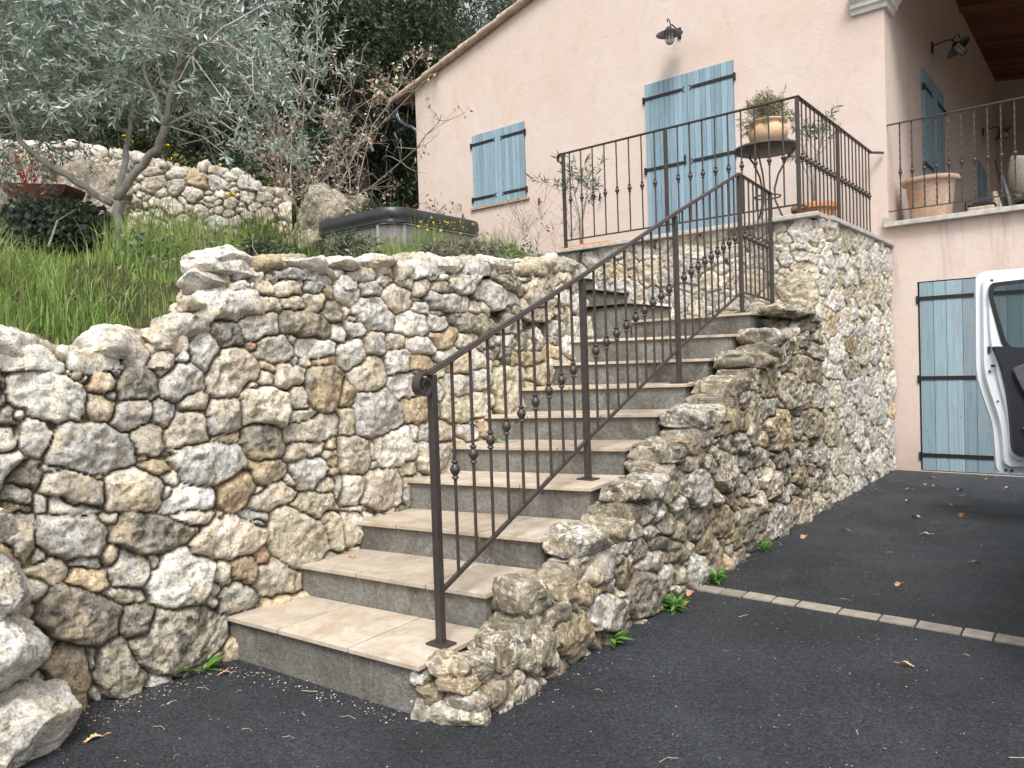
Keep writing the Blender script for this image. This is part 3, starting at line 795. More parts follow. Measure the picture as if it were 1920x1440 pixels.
def join_geo(parts):
    """parts: list of (verts, quads or None, tris or None, colours)"""
    vs, qs, ts, cs, b = [], [], [], [], 0
    for (v, q, t, c) in parts:
        vs.append(v)
        cs.append(c)
        if q is not None: qs.append(q + b)
        if t is not None: ts.append(t + b)
        b += len(v)
    return np.concatenate(vs), (np.concatenate(qs) if qs else None), (np.concatenate(ts) if ts else None), np.concatenate(cs)

WL = WallPath([(-3.46, -1.2), (-3.38, -.2), (-3.27, 1.1), (-3.18, 1.9), (-3.15, 2.6), (-3.15, 3.4), (-3.18, 4.0), (-3.24, 4.6), (-3.34, 5.1), (-3.48, 5.6), (-3.75, 5.86), (-4.4, 5.98), (-5.2, 6.0)], .10)
WS = WallPath([(-2.13, 1.93), (-1.87, 2.06), (-1.92, 3.3), (-1.99, 5.3), (-2.02, 6.7), (-2.02, 9.22)], .02)
WF = WallPath([(-5.3, 6.70), (-2.03, 6.70)], .0)

# stairs: nosing ends (left x,y), (right x,y), z
STEPS = [((-3.14, 1.835), (-2.07, 1.92), .200), ((-3.14, 2.22), (-2.10, 2.34), .355), ((-3.14, 2.58), (-2.12, 2.75), .504),
         ((-3.15, 2.968), (-2.125, 3.19), .672), ((-3.15, 3.342), (-2.18, 3.63), .824), ((-3.16, 3.717), (-2.22, 4.08), .981),
         ((-3.18, 4.10), (-2.25, 4.55), 1.143), ((-3.22, 4.56), (-2.30, 5.02), 1.306), ((-3.28, 5.01), (-2.32, 5.50), 1.483),
         ((-3.40, 5.895), (-2.34, 5.90), 1.662)]

# --- left retaining wall
def s_of_y(W, y): return np.interp(y, W.q[:, 1], W.ss)
def left_top(s):
    y = W_y(s)
    z = np.interp(y, [-1.2, .6, 1.2, 1.66, 2.00, 2.3, 3.2, 4.4, 5.1, 5.6, 6.0], [1.38, 1.42, 1.45, 1.46, 1.79, 1.86, 1.93, 2.03, 2.10, 2.14, 2.16])
    k = fbm(np.c_[s * 3.1, s * 0, s * 0], 2, 3) * .035
    return z + k
def W_y(s): return np.interp(s, WL.ss, WL.q[:, 1])
wall_l = thing('retaining_wall', 'dry-stacked limestone rubble retaining wall holding up the grassy garden left of the steps', 'stone wall', (-3.2, 2.6, 0))
P, Q, Cc = stone_sheet(WL, 0.0, WL.L, -.05, left_top, SEED_LEFT, [(.15, 260), (.10, 500), (.065, 1500), (.04, 3000), (.024, 4200)],
                       list('wwggggcccoddbby'), 11, res=.0085, back=.34, gapw=.008, g0=.034, depth=.050, gapdepth=.058, rough=.75, rfac=.20, wmax=.024, mortar=(.12, .10, .075))
mesh_np('stone_face', P, Q, None, Cc, M_STONE, wall_l)
def on_wall(W, s, z, out=0.0):
    p = W.pos(np.array([s]), np.array([z]))[0]
    n = W.normal(np.array([s]))[0]
    return (p[0] + n[0] * out, p[1] + n[1] * out, z)
parts = []
rg = np.random.default_rng(5)
sy = lambda y: float(s_of_y(WL, y))
caps = [(1.98, 1.86, .15, .065, 'w'), (2.42, 1.86, .19, .06, 'g'), (2.72, 1.90, .10, .05, 'w'), (2.95, 1.93, .12, .05, 'w'), (3.5, 1.96, .13, .06, 'w'), (4.1, 2.02, .14, .06, 'g'),
        (4.75, 2.08, .18, .06, 'y'), (5.25, 2.12, .2, .07, 'd'), (1.0, 1.43, .17, .09, 'w'), (1.45, 1.45, .14, .08, 'w'), (.55, 1.42, .15, .09, 'g'), (1.68, 1.47, .11, .06, 'c'), (1.97, 1.64, .18, .085, 'w'), (1.76, 1.53, .11, .07, 'g'), (1.84, 1.62, .10, .06, 'c'), (1.90, 1.74, .15, .06, 'g'), (1.96, 1.81, .17, .06, 'w'), (.1, 1.4, .16, .09, 'w')]
for i, (y, z, a, b, t) in enumerate(caps):
    x, yy, zz = on_wall(WL, sy(y), z, -.06)
    v, f, c = blob((x, yy, zz), (.13, a, b), t, 200 + i, rot=rg.normal(0, .12), sub=5)
    parts.append((v, None, f, c))
v, q, t, c = join_geo(parts)
mesh_np('capstones', v, q, t, c, M_STONE, wall_l)

# --- stair side wall and terrace wall (right)
def step_z(y):
    ys = [st[1][1] for st in STEPS]
    zs = [st[2] for st in STEPS]
    z = np.full_like(y, .09)
    for a, b in zip(ys, zs):
        z = np.maximum(z, np.where(y > a + .07, b - .035, 0) * 1.0)
    return z
def side_top(s):
    y = np.interp(s, WS.ss, WS.q[:, 1])
    ys_ = [1.9, 2.15] + [st[1][1] + .34 for st in STEPS[:9]] + [6.25, 6.7]
    zs_ = [.06, .10] + [st[2] - .075 for st in STEPS[:9]] + [1.60, 1.64]
    zz = np.interp(y, ys_, zs_)
    return np.clip(zz + fbm(np.c_[s * 5, s * 0, s * 0], 2, 9) * .02 * (y < 6.6), .06, 3)
s_cor = float(np.interp(6.69, WS.q[:, 1], WS.ss))
wall_s = thing('stair_side_wall', 'weathered lichen-dark rubble side wall that climbs beside the outdoor steps', 'stone wall', (-2.0, 4.2, 0))
P, Q, Cc = stone_sheet(WS, 0.0, s_cor - .012, -.04, side_top, SEED_SIDE, [(.12, 200), (.09, 700), (.06, 1500), (.035, 1200), (.022, 900)],
                       list('ddggcccccbbowws'), 23, res=.0085, back=.20, gapw=.011, g0=.045, depth=.050, gapdepth=.05, mortar=(.13, .11, .08), rough=.75, rfac=.17, wmax=.018)
mesh_np('stone_face', P, Q, None, Cc, M_STONE_OLD, wall_s)
parts = []
tones_ = ['s', 'g', 'd', 'c', 's', 'b', 'd', 's', 'g', 'y', 'd', 'c']
q = 0
for k in range(9):
    ya, yb = STEPS[k][1][1] + (.03 if k else .26), STEPS[k + 1][1][1] + .05
    z1 = STEPS[k][2] + .03
    z0 = STEPS[k][2] - .155
    xin, xout = STEPS[k][1][0] + .03, -1.885 - .012 * k
    sp = rg.uniform(.52, .68)
    # a lower course of smaller stones and two capping blocks to each step
    for (u0, u1, w0, w1) in ((ya, lerp(ya, yb, sp), z1 - .125, z1), (lerp(ya, yb, sp), yb, z1 - .11, z1 - .012), (ya - .02, lerp(ya, yb, .36), z0 - .05, z1 - .105), (lerp(ya, yb, .36), lerp(ya, yb, .72), z0 - .02, z1 - .10)):
        tt = tones_[q % 12]
        q += 1
        top = w1 > z1 - .05
        v, f, c = blob(((xin + xout) / 2 + rg.normal(0, .006) + (.0 if top else -.004), (u0 + u1) / 2, (w0 + w1) / 2), ((xout - xin) / 2 + (.03 if top else .018), (u1 - u0) / 2 + .004, (w1 - w0) / 2 + .006), tt, 300 + q, rot=rg.normal(0, .08), tilt=rg.normal(0, .05), sub=5, rough=1.2, cuts=9, cut=(.86, 1.15), box=.40)
        parts.append((v, None, f, c))
for (yy, zz_, aa, bb, tt) in ((6.22, 1.67, .30, .055, 's'), (6.48, 1.63, .16, .07, 'd')):
    v, f, c = blob((-2.13, yy, zz_), (.16, aa, bb), tt, 335 + int(yy * 10), sub=5, rough=1.4, cuts=8, cut=(.78, 1.05), box=.55)
    parts.append((v, None, f, c))
for i, (x, y, z, a, b, t) in enumerate([(-2.00, 2.03, .165, .085, .045, 'c'), (-1.94, 2.02, .120, .085, .035, 'o'), (-1.90, 2.04, .065, .08, .045, 'g'), (-1.93, 2.01, .01, .12, .065, 'c'), (-2.04, 2.00, .09, .055, .045, 'b'), (-2.08, 1.99, .15, .045, .04, 'g'), (-1.93, 2.12, .17, .08, .06, 's')]):
    v, f, c = blob((x, y, z), (a, .07, b), t, 340 + i, rot=.35, sub=5)
    parts.append((v, None, f, c))
v, q, t, c = join_geo(parts)
mesh_np('capstones', v, q, t, c, M_STONE_OLD, wall_s)

wall_t = thing('terrace_wall', 'high mortared rubble wall carrying the terrace with a grey stone coping', 'stone wall', (-2.6, 6.9, 0))
WT = WallPath([(-5.3, 6.70), (-2.025, 6.70), (-2.02, 9.2)], .0)
def shift_seeds(t, a, ds, lo): return ';'.join('%.3f,%s' % (float(r.split(',')[0]) + ds, r.split(',', 1)[1]) for r in t.split(';') if float(r.split(',')[0]) > a)
ds = 3.275 - s_cor
sd_all = SEED_FRONT + ';' + shift_seeds(SEED_SIDE, s_cor + .12, ds, 0)
P, Q, Cc = stone_sheet(WT, 0.0, WT.L - .01, 1.4, lambda s: np.full_like(s, 2.475), sd_all, [(.15, 200), (.10, 700), (.068, 1800), (.042, 3000), (.026, 3500)],
                       list('wwwwwgggccyo'), 37, res=.0085, back=0, gapw=.004, g0=.030, depth=.026, gapdepth=.028, mortar=(.24, .205, .155), rough=.62, rfac=.18, wmax=.015,
                       base_fn=lambda s: np.where(s < 3.12, 1.4, -.04))
mesh_np('stone_face', P, Q, None, Cc, M_STONE_PALE, wall_t)
m = MB()
m.b3(-5.25, -2.0, 6.62, 6.95, 2.475, 2.515)
m.b3(-2.25, -1.97, 6.952, 9.19, 2.475, 2.515)
m.build('coping', M_COPING, wall_t, bevel=.006)
m = MB()
m.b3(-5.25, -2.13, 6.79, 9.19, 2.2, 2.474)
m.b3(-5.25, -2.252, 6.952, 9.19, 2.4742, 2.505)
m.build('terrace_floor', M_TRAV, wall_t)
m = MB()
m.b3(-3.4, -2.12, 6.8, 9.18, -.1, 2.19)
m.build('wall_core', M_CONC, wall_t)

# ------------------------------------------------------------------ the steps
stairs = thing('staircase', 'outdoor flight of cement risers and beige travertine treads between two rubble walls', 'staircase', (-2.6, 3.8, 0))
def wall_x(y): return float(np.interp(y, WL.q[:260, 1], WL.q[:260, 0]))
for k, (l, r, z) in enumerate(STEPS):
    nx = STEPS[k + 1] if k + 1 < len(STEPS) else ((-3.40, 6.74), (-2.34, 6.74), 0)
    l, r = V((*l, 0)), V((*r, 0))
    l2, r2 = V((*nx[0], 0)), V((*nx[1], 0))
    d = (r - l).normalized()
    nrm = V((d.y, -d.x, 0))
    le, re_ = l - d * .16, r + d * .03          # tuck the slab into the left wall
    if k == 9: le = l + d * .0
    b_l, b_r = (l2 - d * .16) + V((0, .015, 0)), (r2 + d * .03) + V((0, .015, 0))
    if k == 9: b_l = V((-3.40, 6.74, 0))
    # slab in three tiles with thin joints
    m = MB()
    n = 3
    js = [0, .36 + .05 * math.sin(k * 2.1), .70 + .04 * math.sin(k * 1.3), 1]
    for i in range(n):
        a, b = js[i], js[i + 1]
        g = .0042
        p = [le.lerp(re_, a) + d * g, le.lerp(re_, b) - d * g, b_l.lerp(b_r, b) - d * g, b_l.lerp(b_r, a) + d * g]
        sh = .84 + .24 * random.random()
        m.cc = (sh, sh, sh)
        zz = z - random.random() * .0012
        m.prism([(q.x, q.y) for q in p], zz - .020, zz, 'xy')
    m.build('tread', M_TRAV, stairs, bevel=.0025)
    # riser block, set back under the nosing
    m = MB()
    q = [le - nrm * .022, re_ - d * .02 - nrm * .022, b_r + V((0, .05, 0)) - d * .02, b_l + V((0, .05, 0))]
    zb = -.1 if k == 0 else STEPS[k - 1][2] - .03
    m.prism([(t.x, t.y) for t in q], zb, z - .0205, 'xy')
    m.build('riser', M_CONC, stairs)
# quarter turn to the left: three more steps that climb towards -X
for (x0, x1, y0, y1, z, zb) in ((-4.1, -3.40, 5.875, 6.76, 1.815, 1.0), (-4.6, -3.86, 6.02, 6.76, 1.985, 1.8), (-5.1, -4.28, 6.08, 6.76, 2.165, 1.97), (-5.3, -4.75, 6.08, 6.76, 2.34, 2.1)):
    m = MB()
    m.b3(x0, x1, y0, y1, z - .02, z)
    m.build('tread', M_TRAV, stairs, bevel=.0025)
    m = MB()
    m.b3(x0, x1 - .022, y0 + .022, y1, zb, z - .0205)
    m.build('riser', M_CONC, stairs)

# --- boulder pier at the lower left
pier = thing('stone_pier', 'pier of stacked pale boulders at the edge of the driveway in the lower left corner', 'stone pier', (-3.0, .8, 0))
parts = []
for i, (la, d, z, rx, rz, t) in enumerate([(-1.79, 2.60, .10, .195, .165, 'w'), (-1.84, 2.60, .375, .165, .125, 'w'), (-1.865, 2.60, .60, .16, .11, 'g'), (-1.90, 2.60, .79, .14, .095, 'w'),
                                          (-2.15, 2.45, .16, .25, .20, 'g'), (-2.15, 2.45, .5, .25, .18, 'c'), (-2.18, 2.45, .78, .22, .14, 'g'), (-2.5, 2.3, .4, .3, .42, 'w')]):
    x, y = .777 * la - .629 * d, .628 * la + .777 * d
    v, f, c = blob((x, y, z), (rx, rx * .95, rz), t, 420 + i, rot=.68 + .12 * (i % 3), sub=6, cuts=10, cut=(.72, 1.0), rough=1.5, box=.6)
    parts.append((v, None, f, c))
v, q, t, c = join_geo(parts)
mesh_np('boulders', v, q, t, c, M_STONE_PALE, pier)

# ------------------------------------------------------------------ ground
def quad_sheet(name, x0, x1, y0, y1, z, mat, kind='structure', n=2):
    m = MB()
    m.add([(x0, y0, z), (x1, y0, z), (x1, y1, z), (x0, y1, z)], [(0, 1, 2, 3)])
    o = m.build(name, mat)
    o['kind'] = kind
    return o
quad_sheet('ground', -200, 200, -200, 200, -.03, M_GROUND)
m = MB()
nx, ny = 90, 120
X0, X1, Y0, Y1 = -4.2, 8.0, -5.0, 9.3
def asph_z(x, y):
    u = mathnoise(x * .7, y * .7) * .006
    return u
def mathnoise(a, b): return float(noise3(np.array([[a, b, .5]]), 3)[0])
gx, gy = np.meshgrid(np.linspace(X0, X1, nx), np.linspace(Y0, Y1, ny), indexing='ij')
gz = noise3(np.c_[gx.ravel() * .9, gy.ravel() * .9, np.zeros(gx.size)], 3) * .006
I = np.arange(nx * ny).reshape(nx, ny)
o = mesh_np('driveway', np.c_[gx.ravel(), gy.ravel(), gz], np.stack([I[:-1, :-1], I[1:, :-1], I[1:, 1:], I[:-1, 1:]], axis=-1).reshape(-1, 4), None, None, M_ASPHALT)
o['kind'] = 'structure'
# strip of stone setts let into the asphalt
m = MB()
x = -1.90
rs = random.Random(4)
m_sett = mat_simple('grey stone sett', (.27, .25, .215), .8, 0, .25, 16, .5, use_attr=True)
while x < 3.2:
    w = rs.choice([.125, .14, .16, .19, .21])
    t = rs.uniform(.8, 1.15)
    m.cc = (t, t * rs.uniform(.95, 1.0), t * rs.uniform(.86, .98))
    yc = 3.985 + rs.uniform(-.004, .004)
    a = [(x + .004, yc - .048), (x + w - .004, yc - .047 + rs.uniform(-.005, .005)), (x + w - .005, yc + .048), (x + .004, yc + .047 + rs.uniform(-.005, .005))]
    m.prism(a, -.02, .0085 + rs.uniform(0, .003), 'xy')
    x += w
o = m.build('sett_strip', m_sett, bevel=.004)
o['kind'] = 'structure'

# ------------------------------------------------------------------ the house
house = thing('house', 'pink stucco house with blue shutters and a low tiled gable above the stone steps', 'house', (-2.03, 9.2, 0))
def rect(x0, x1, z0, z1): return [(x0, z0), (x1, z0), (x1, z1), (x0, z1)]
RZ = lambda x: 5.94 + .265 * (x + 9.74)          # underside of the rake
facade = [(-9.36, 0), (3.2, 0), (3.2, 2.68), (-2.03, 2.68), (-2.03, RZ(-2.03)), (-9.36, RZ(-9.36))]
m = MB()
m.prism(facade, 9.2, 9.5, 'xz', holes=[rect(-8.10, -7.04, 3.845, 4.985), rect(-4.985, -3.75, 2.52, 5.0), rect(-1.755, .62, -.02 + .03, 2.06)])
m.build('wall', M_STUCCO, house)
m = MB()
m.b3(-2.33, -2.03, 9.5, 18.6, 2.68, 7.0)
m.build('wall', M_STUCCO, house)
m = MB()
m.b3(-2.33, 3.2, 18.6, 18.9, 2.68, 7.0)
m.b3(3.2, 3.5, 9.5, 18.6, 0, 3.4)
m.b3(-9.36, -9.06, 9.5, 18.9, 0, 5.95)
m.b3(-9.06, -2.33, 18.6, 18.9, 0, 5.95)
m.build('wall', M_STUCCO, house)
m = MB()                                         # beam over the loggia mouth, above the moulding, and its far pier
m.b3(-2.027, 3.2, 9.21, 9.49, 5.42, 7.8)
m.b3(2.5, 3.2, 9.215, 9.485, 2.68, 5.42)
m.build('lintel', M_STUCCO, house)
m = MB()
m.b3(-2.06, 3.2, 9.11, 9.6, 2.682, 2.735)
m.b3(-2.06, -2.0, 9.12, 9.19, 2.735, 2.80)
m.build('loggia_coping', M_COPING, house, bevel=.005)
m = MB()
m.b3(-2.029, 3.2, 9.602, 18.6, 2.62, 2.70)
m.build('loggia_floor', M_TRAV, house)
# boarded ceiling, boards run across, with beams
m = MB()
rs = random.Random(2)
y = 9.5
while y < 18.6:
    w = .14
    t = rs.uniform(.6, 1.5)
    m.cc = (t, t * .95, t * .9)
    zz = rs.uniform(0, .006)
    m.add([(-2.03, y + .004, 6.80 + zz), (3.2, y + .004, 5.95 + zz), (3.2, y + w - .004, 5.95 + zz), (-2.03, y + w - .004, 6.80 + zz),
           (-2.03, y + .004, 6.85), (3.2, y + .004, 6.0), (3.2, y + w - .004, 6.0), (-2.03, y + w - .004, 6.85)],
          [(0, 1, 2, 3), (7, 6, 5, 4), (0, 4, 5, 1), (3, 2, 6, 7), (0, 3, 7, 4), (1, 5, 6, 2)])
    y += w
m.build('ceiling', M_CEIL, house)
m = MB()
m.bar((-2.03, 14.2, 6.76), (3.2, 14.2, 5.91), .07, .07)
m.build('beam', mat_simple('pale stained batten', (.30, .15, .09), .7, 0, .2, 20, .2), house)
# white moulding at the corner
m = MB()
prof = [(0.0, 5.09), (.035, 5.09), (.045, 5.13), (.075, 5.15), (.08, 5.19), (.125, 5.24), (.14, 5.30), (.17, 5.31), (.17, 5.36), (0, 5.36)]
vs, fs = [], []
for (o_, z) in prof:
    vs += [(-2.36, 9.2, z), (-2.36, 9.2 - o_, z), (-2.03 + o_, 9.2 - o_, z), (-2.03 + o_, 9.52, z), (-2.03, 9.52, z)]
for i in range(len(prof) - 1):
    a = i * 5
    for k in range(4): fs.append((a + k, a + k + 1, a + 5 + k + 1, a + 5 + k))
m.add(vs, fs)
m.build('cornice', M_PLASTER_W, house)
# roof: slab and canal tiles along the rake
roof = MB()
roof.prism([(-9.80, RZ(-9.80) + .003), (-2.0, RZ(-2.0) + .003), (3.9, RZ(-2.0) - 1.55), (3.9, RZ(-2.0) - 1.43), (-2.0, RZ(-2.0) + .09), (-9.80, RZ(-9.80) + .035)], 9.10, 19.2, 'xz')
ro = roof.build('roof', M_TILE, house)
m = MB()
sl = math.atan(.265)
L_ = 19
dx = (9.86 - 2.0) / L_
for i in range(L_):
    xa = -9.90 + i * dx
    rr = random.uniform(-.008, .008)
    p0, p1 = V((xa, 9.13, RZ(xa) + .045 + rr)), V((xa + dx + .07, 9.13, RZ(xa + dx + .07) + .038 + rr))
    m.tube([p0, p1], [.056, .042], 14)
for j in range(1, 6):
    for i in range(L_):
        xa = -9.90 + i * dx
        m.tube([(xa, 9.13 + j * .2, RZ(xa) + .075), (xa + dx + .05, 9.13 + j * .2, RZ(xa + dx) + .075)], [.085, .07], 10)
m.build('rake_tiles', M_TILE, ro, smooth=True, auto=40)
m = MB()                                          # half round gutter end and elbow into the downpipe
vs, fs = [], []
for yy in (9.06, 19.0):
    for k in range(13):
        a = math.pi + math.pi * k / 12
        vs.append((-9.86 + .085 * math.cos(a), yy, 5.90 + .085 * math.sin(a)))
for k in range(12): fs.append((k, k + 1, 13 + k + 1, 13 + k))
fs.append(tuple(range(13)))
m.add(vs, fs)
m.build('gutter', M_ZINC, ro)
m = MB()
m.tube([(-9.84, 9.22, 5.83), (-9.83, 9.22, 5.70), (-9.76, 9.22, 5.58), (-9.62, 9.24, 5.49), (-9.50, 9.26, 5.43), (-9.43, 9.28, 5.36), (-9.42, 9.3, 5.2), (-9.42, 9.3, 2.4)], .05, 14)
m.tube([(-9.83, 9.22, 5.72), (-9.815, 9.22, 5.68)], .058, 14)
m.build('downpipe', M_ZINC, house, smooth=True, auto=40)

def leaf_shutter(w, h, nb, straps, hinge, mat, worn, loc, rotz=0.0, arch=0.0, fork=True, sl=None, seed=1, parent=None, frame=False):
    """one boarded shutter leaf in its own frame: x 0..w, z 0..h, outer face at y=-.03; hinge 'l' or 'r'"""
    r = random.Random(seed)
    m = MB()
    ws = [r.uniform(.8, 1.2) for _ in range(nb)]
    tot = sum(ws)
    x = 0
    for i in range(nb):
        a, b = x, x + ws[i] / tot * w
        x = b
        t = r.uniform(.78, 1.15)
        m.cc = (t * r.uniform(.94, 1.05), t, t * r.uniform(.97, 1.03))
        g = .0022 if i else 0
        zt = h
        if arch:
            f = lambda q: h - arch * (1 - math.sqrt(max(0, 1 - (1 - (q / w if hinge == 'l' else 1 - q / w)) ** 2 * 0 - ((q / w if hinge == 'l' else 1 - q / w) * 0 + (1 - (q / w if hinge == 'l' else 1 - q / w))) ** 2)))
            za, zb = f(a), f(b)
        else: za = zb = h
        y0 = -.030 - r.uniform(0, .0025)
        m.prism([(a + g, 0), (b - .0015, 0), (b - .0015, zb), (a + g, za)], y0, 0, 'xz')
    o = m.build('shutter', mat, parent, world=False, loc=loc, rotz=rotz, bevel=.0018)
    sl = sl or w * .86
    for z in straps:
        m = MB()
        if hinge == 'l': xa, xb, d = -.012, sl, 1
        else: xa, xb, d = w + .012, w - sl, -1
        hh = .020
        m.b3(min(xa, xb), max(xa, xb), -.040, -.0328, z - hh, z + hh)
        if fork:
            for s_ in (-1, 1):
                m.prism([(xb - d * .002, z + s_ * .004), (xb + d * .03, z + s_ * .026), (xb + d * .048, z + s_ * .036), (xb + d * .03, z + s_ * .012), (xb, z + s_ * .0)], -.0395, -.033, 'xz')
        m.box((xa - d * .008, -.034, z - .012), (.022, .030, .085))
        nf = len(m.f)
        for q in (.12, .37, .62, .88):
            px = xa + (xb - xa) * q
            m.lathe([(0.0, -.005), (.007, -.004), (.0075, 0)], (px, -.040, z), 8, Matrix.Rotation(math.pi / 2, 3, 'X'))
        st = m.build('strap_hinge', M_BLACK, o, world=False)
        if not worn:
            st.data.materials.append(M_STUD)
            for p in st.data.polygons:
                if p.index >= nf: p.material_index = 1
    return o
HB = V((-2.03, 9.2, 0))
def rel(x, y, z): return V((x, y, z)) - HB
leaf_shutter(.523, 1.135, 7, (.125, .985), 'l', M_BLUE, 0, rel(-8.097, 9.215, 3.848), parent=house, seed=3, sl=.44)
leaf_shutter(.523, 1.135, 7, (.125, .985), 'r', M_BLUE, 0, rel(-7.568, 9.215, 3.848), parent=house, seed=4, sl=.42)
leaf_shutter(.612, 2.47, 9, (.25, 1.335, 2.275), 'l', M_BLUE, 0, rel(-4.982, 9.215, 2.525), parent=house, seed=5, sl=.53)
sd = leaf_shutter(.612, 2.47, 8, (.25, 1.335, 2.275), 'r', M_BLUE, 0, rel(-4.366, 9.215, 2.525), parent=house, seed=6, sl=.54)
m = MB()
m.lathe([(.0, 0), (.012, .0), (.016, .02), (.010, .05), (.016, .08), (.010, .11), (.0, .12)], (-.05, -.045, 1.32), 8)
m.build('handle', M_BLACK, sd, world=False)
leaf_shutter(1.17, 2.03, 9, (.165, 1.0, 1.86), 'l', M_BLUE_WORN, 1, rel(-1.735, 9.235, .018), parent=house, seed=7, sl=1.10, fork=False)
leaf_shutter(1.17, 2.03, 9, (.165, 1.0, 1.86), 'r', M_BLUE_WORN, 1, rel(-.560, 9.235, .018), parent=house, seed=8, sl=1.10, fork=False)
m = MB()                                          # sill of the shuttered window, threshold of the terrace door
m.b3(-8.16, -6.98, 9.165, 9.24, 3.805, 3.843)
m.build('window_sill', mat_simple('clay sill', (.42, .30, .22), .8, 0, .2, 20, .3), house)
# shutters of the loggia wall (face +X)
leaf_shutter(.70, 2.25, 8, (.30, 1.02, 2.02), 'l', M_BLUE, 0, rel(-2.028, 11.13, 2.72), math.pi / 2, parent=house, seed=9, sl=.46)
leaf_shutter(.70, 2.25, 8, (.30, 1.02, 2.02), 'r', M_BLUE, 0, rel(-2.028, 11.84, 2.72), math.pi / 2, parent=house, seed=10, sl=.46)
leaf_shutter(1.25, 1.95, 9, (1.3,), 'r', M_BLUE, 0, rel(-2.028, 15.9, 2.72), math.pi / 2, parent=house, seed=11, sl=.6, arch=.35)
# shutter catches on the facade
for (x, z) in ((-6.78, 3.73), (-8.32, 3.72), (-5.72, 3.62), (-3.52, 3.9)):
    m = MB()
    m.bar((x, 9.2, z), (x, 9.14, z), .012, .012)
    m.bar((x, 9.14, z - .055), (x + .02, 9.14, z + .05), .014, .020)
    m.build('shutter_catch', M_BLACK, house)

# wall lamps: arm, tilted dish shade, glass with cage
def wall_lamp(name, label, loc, rotz, tilt, cat='wall lamp'):
    t = thing(name, label, cat, loc, rotz, 'wall lamps on the pink house')
    m = MB()
    m.lathe([(0, 0), (.032, 0), (.032, .018), (.012, .025), (0, .025)], (0, 0, 0), 14, Matrix.Rotation(math.pi / 2, 3, 'X'))
    m.box((0, -.01, 0), (.045, .02, .14))
    m.build('wall_plate', M_BLACK, t, world=False)
    m = MB()
    m.tube([(0, -.01, .02), (0, -.12, .035), (0, -.20, .045), (0, -.25, .03), (0, -.275, -.01), (0, -.285, -.045)], .009, 8)
    m.tube([(0, -.25, .03), (0, -.285, .075), (0, -.32, .085), (0, -.34, .06), (0, -.325, .04)], .007, 8)
    m.build('arm', M_BLACK, t, world=False, smooth=True)
    R_ = Matrix.Rotation(math.radians(tilt), 3, 'X')
    c = (0, -.295, -.06)
    m = MB()
    m.lathe([(0, .05), (.028, .048), (.045, .03), (.06, .005), (.165, -.035), (.170, -.042), (.160, -.040), (.058, -.002), (0, -.002)], c, 32, R_)
    m.build('shade', M_ZINC, t, world=False, smooth=True, auto=50)
    m = MB()
    m.lathe([(.05, -.005), (.052, -.07), (.046, -.12), (.028, -.15), (0, -.158)], c, 20, R_)
    g = m.build('glass', M_GLASS, t, world=False, smooth=True)
    m = MB()
    for k in range(4):
        a = k * math.pi / 4
        pts = []
        for j in range(13):
            q = -math.pi / 2 + math.pi * j / 12
            rr = .060 * abs(math.sin(q)) ** .5 if False else .060
            pr = V((.060 * math.sin(q) * math.cos(a), .060 * math.sin(q) * math.sin(a), -.09 - .078 * math.cos(q)))
            pts.append((R_ @ pr) + V(c))
        pts = [(R_ @ V((-.060 * math.cos(a), -.060 * math.sin(a), -.01))) + V(c)] + pts + [(R_ @ V((.060 * math.cos(a), .060 * math.sin(a), -.01))) + V(c)]
        m.tube(pts, .0035, 5)
    m.build('cage', M_BLACK, t, world=False, smooth=True)
    return t
l0 = wall_lamp('wall_lamp', 'dark dish-shaded wall lamp on the sunny gable above the blue terrace door', (-4.46, 9.2, 5.53), 0, 4)
l1 = wall_lamp('wall_lamp', 'dark dish-shaded wall lamp above the tall blue shutters inside the loggia', (-2.03, 11.87, 5.46), math.pi / 2, -38)
dup(l1, (-2.03, 16.6, 5.34), math.pi / 2, 'dark wall lamp deep inside the loggia above the arched blue shutter')

# ------------------------------------------------------------------ railings
def knob_prof(z, r0=.0072):
    return [(r0, z - .040), (.0125, z - .038), (.016, z - .033), (.0125, z - .028), (.009, z - .024), (.016, z - .016), (.0215, z - .004), (.0215, z + .004),
            (.016, z + .016), (.009, z + .024), (.0125, z + .028), (.016, z + .033), (.0125, z + .038), (r0, z + .040)]
def bal_mesh(h, kz, r=.0072, twist=False, square=False):
    m = MB()
    if twist:
        m.bar((0, 0, 0), (0, 0, kz - .035), .012, .012, up=(0, 1, 0), twist=9.0, seg=36)
        m.bar((0, 0, kz + .035), (0, 0, h), .012, .012, up=(0, 1, 0), twist=9.0, seg=36)
        m.lathe([(0, kz - .04), (.010, kz - .038), (.017, kz - .033), (.010, kz - .027), (.010, kz - .024), (.018, kz - .014), (.0215, kz), (.018, kz + .014), (.010, kz + .024), (.010, kz + .027), (.017, kz + .033), (.010, kz + .038), (0, kz + .04)], (0, 0, 0), 14)
    else:
        m.lathe([(0, 0), (r, 0)] + knob_prof(kz, r) + [(r, h), (0, h)], (0, 0, 0), 12)
    return m
def bal(parent, p0, h, kz, proto, **k):
    if proto is None:
        o = bal_mesh(h, kz, **k).build('baluster', M_IRON, parent, world=False, smooth=True, auto=45)
    else:
        o = proto.copy()
        link(o, parent)
    o.location = V(p0) - wloc(parent)
    return o
def post(parent, x, y, z0, z1, w=.031, plate=True, rz=0.0):
    m = MB()
    m.box((x, y, (z0 + z1) / 2), (w, w, z1 - z0), rz)
    o = m.build('post', M_IRON, parent, bevel=.003)
    if plate:
        m = MB()
        m.box((x, y, z0 + .004), (.10, .075, .008), rz)
        m.build('base_plate', M_IRON, o)
    return o
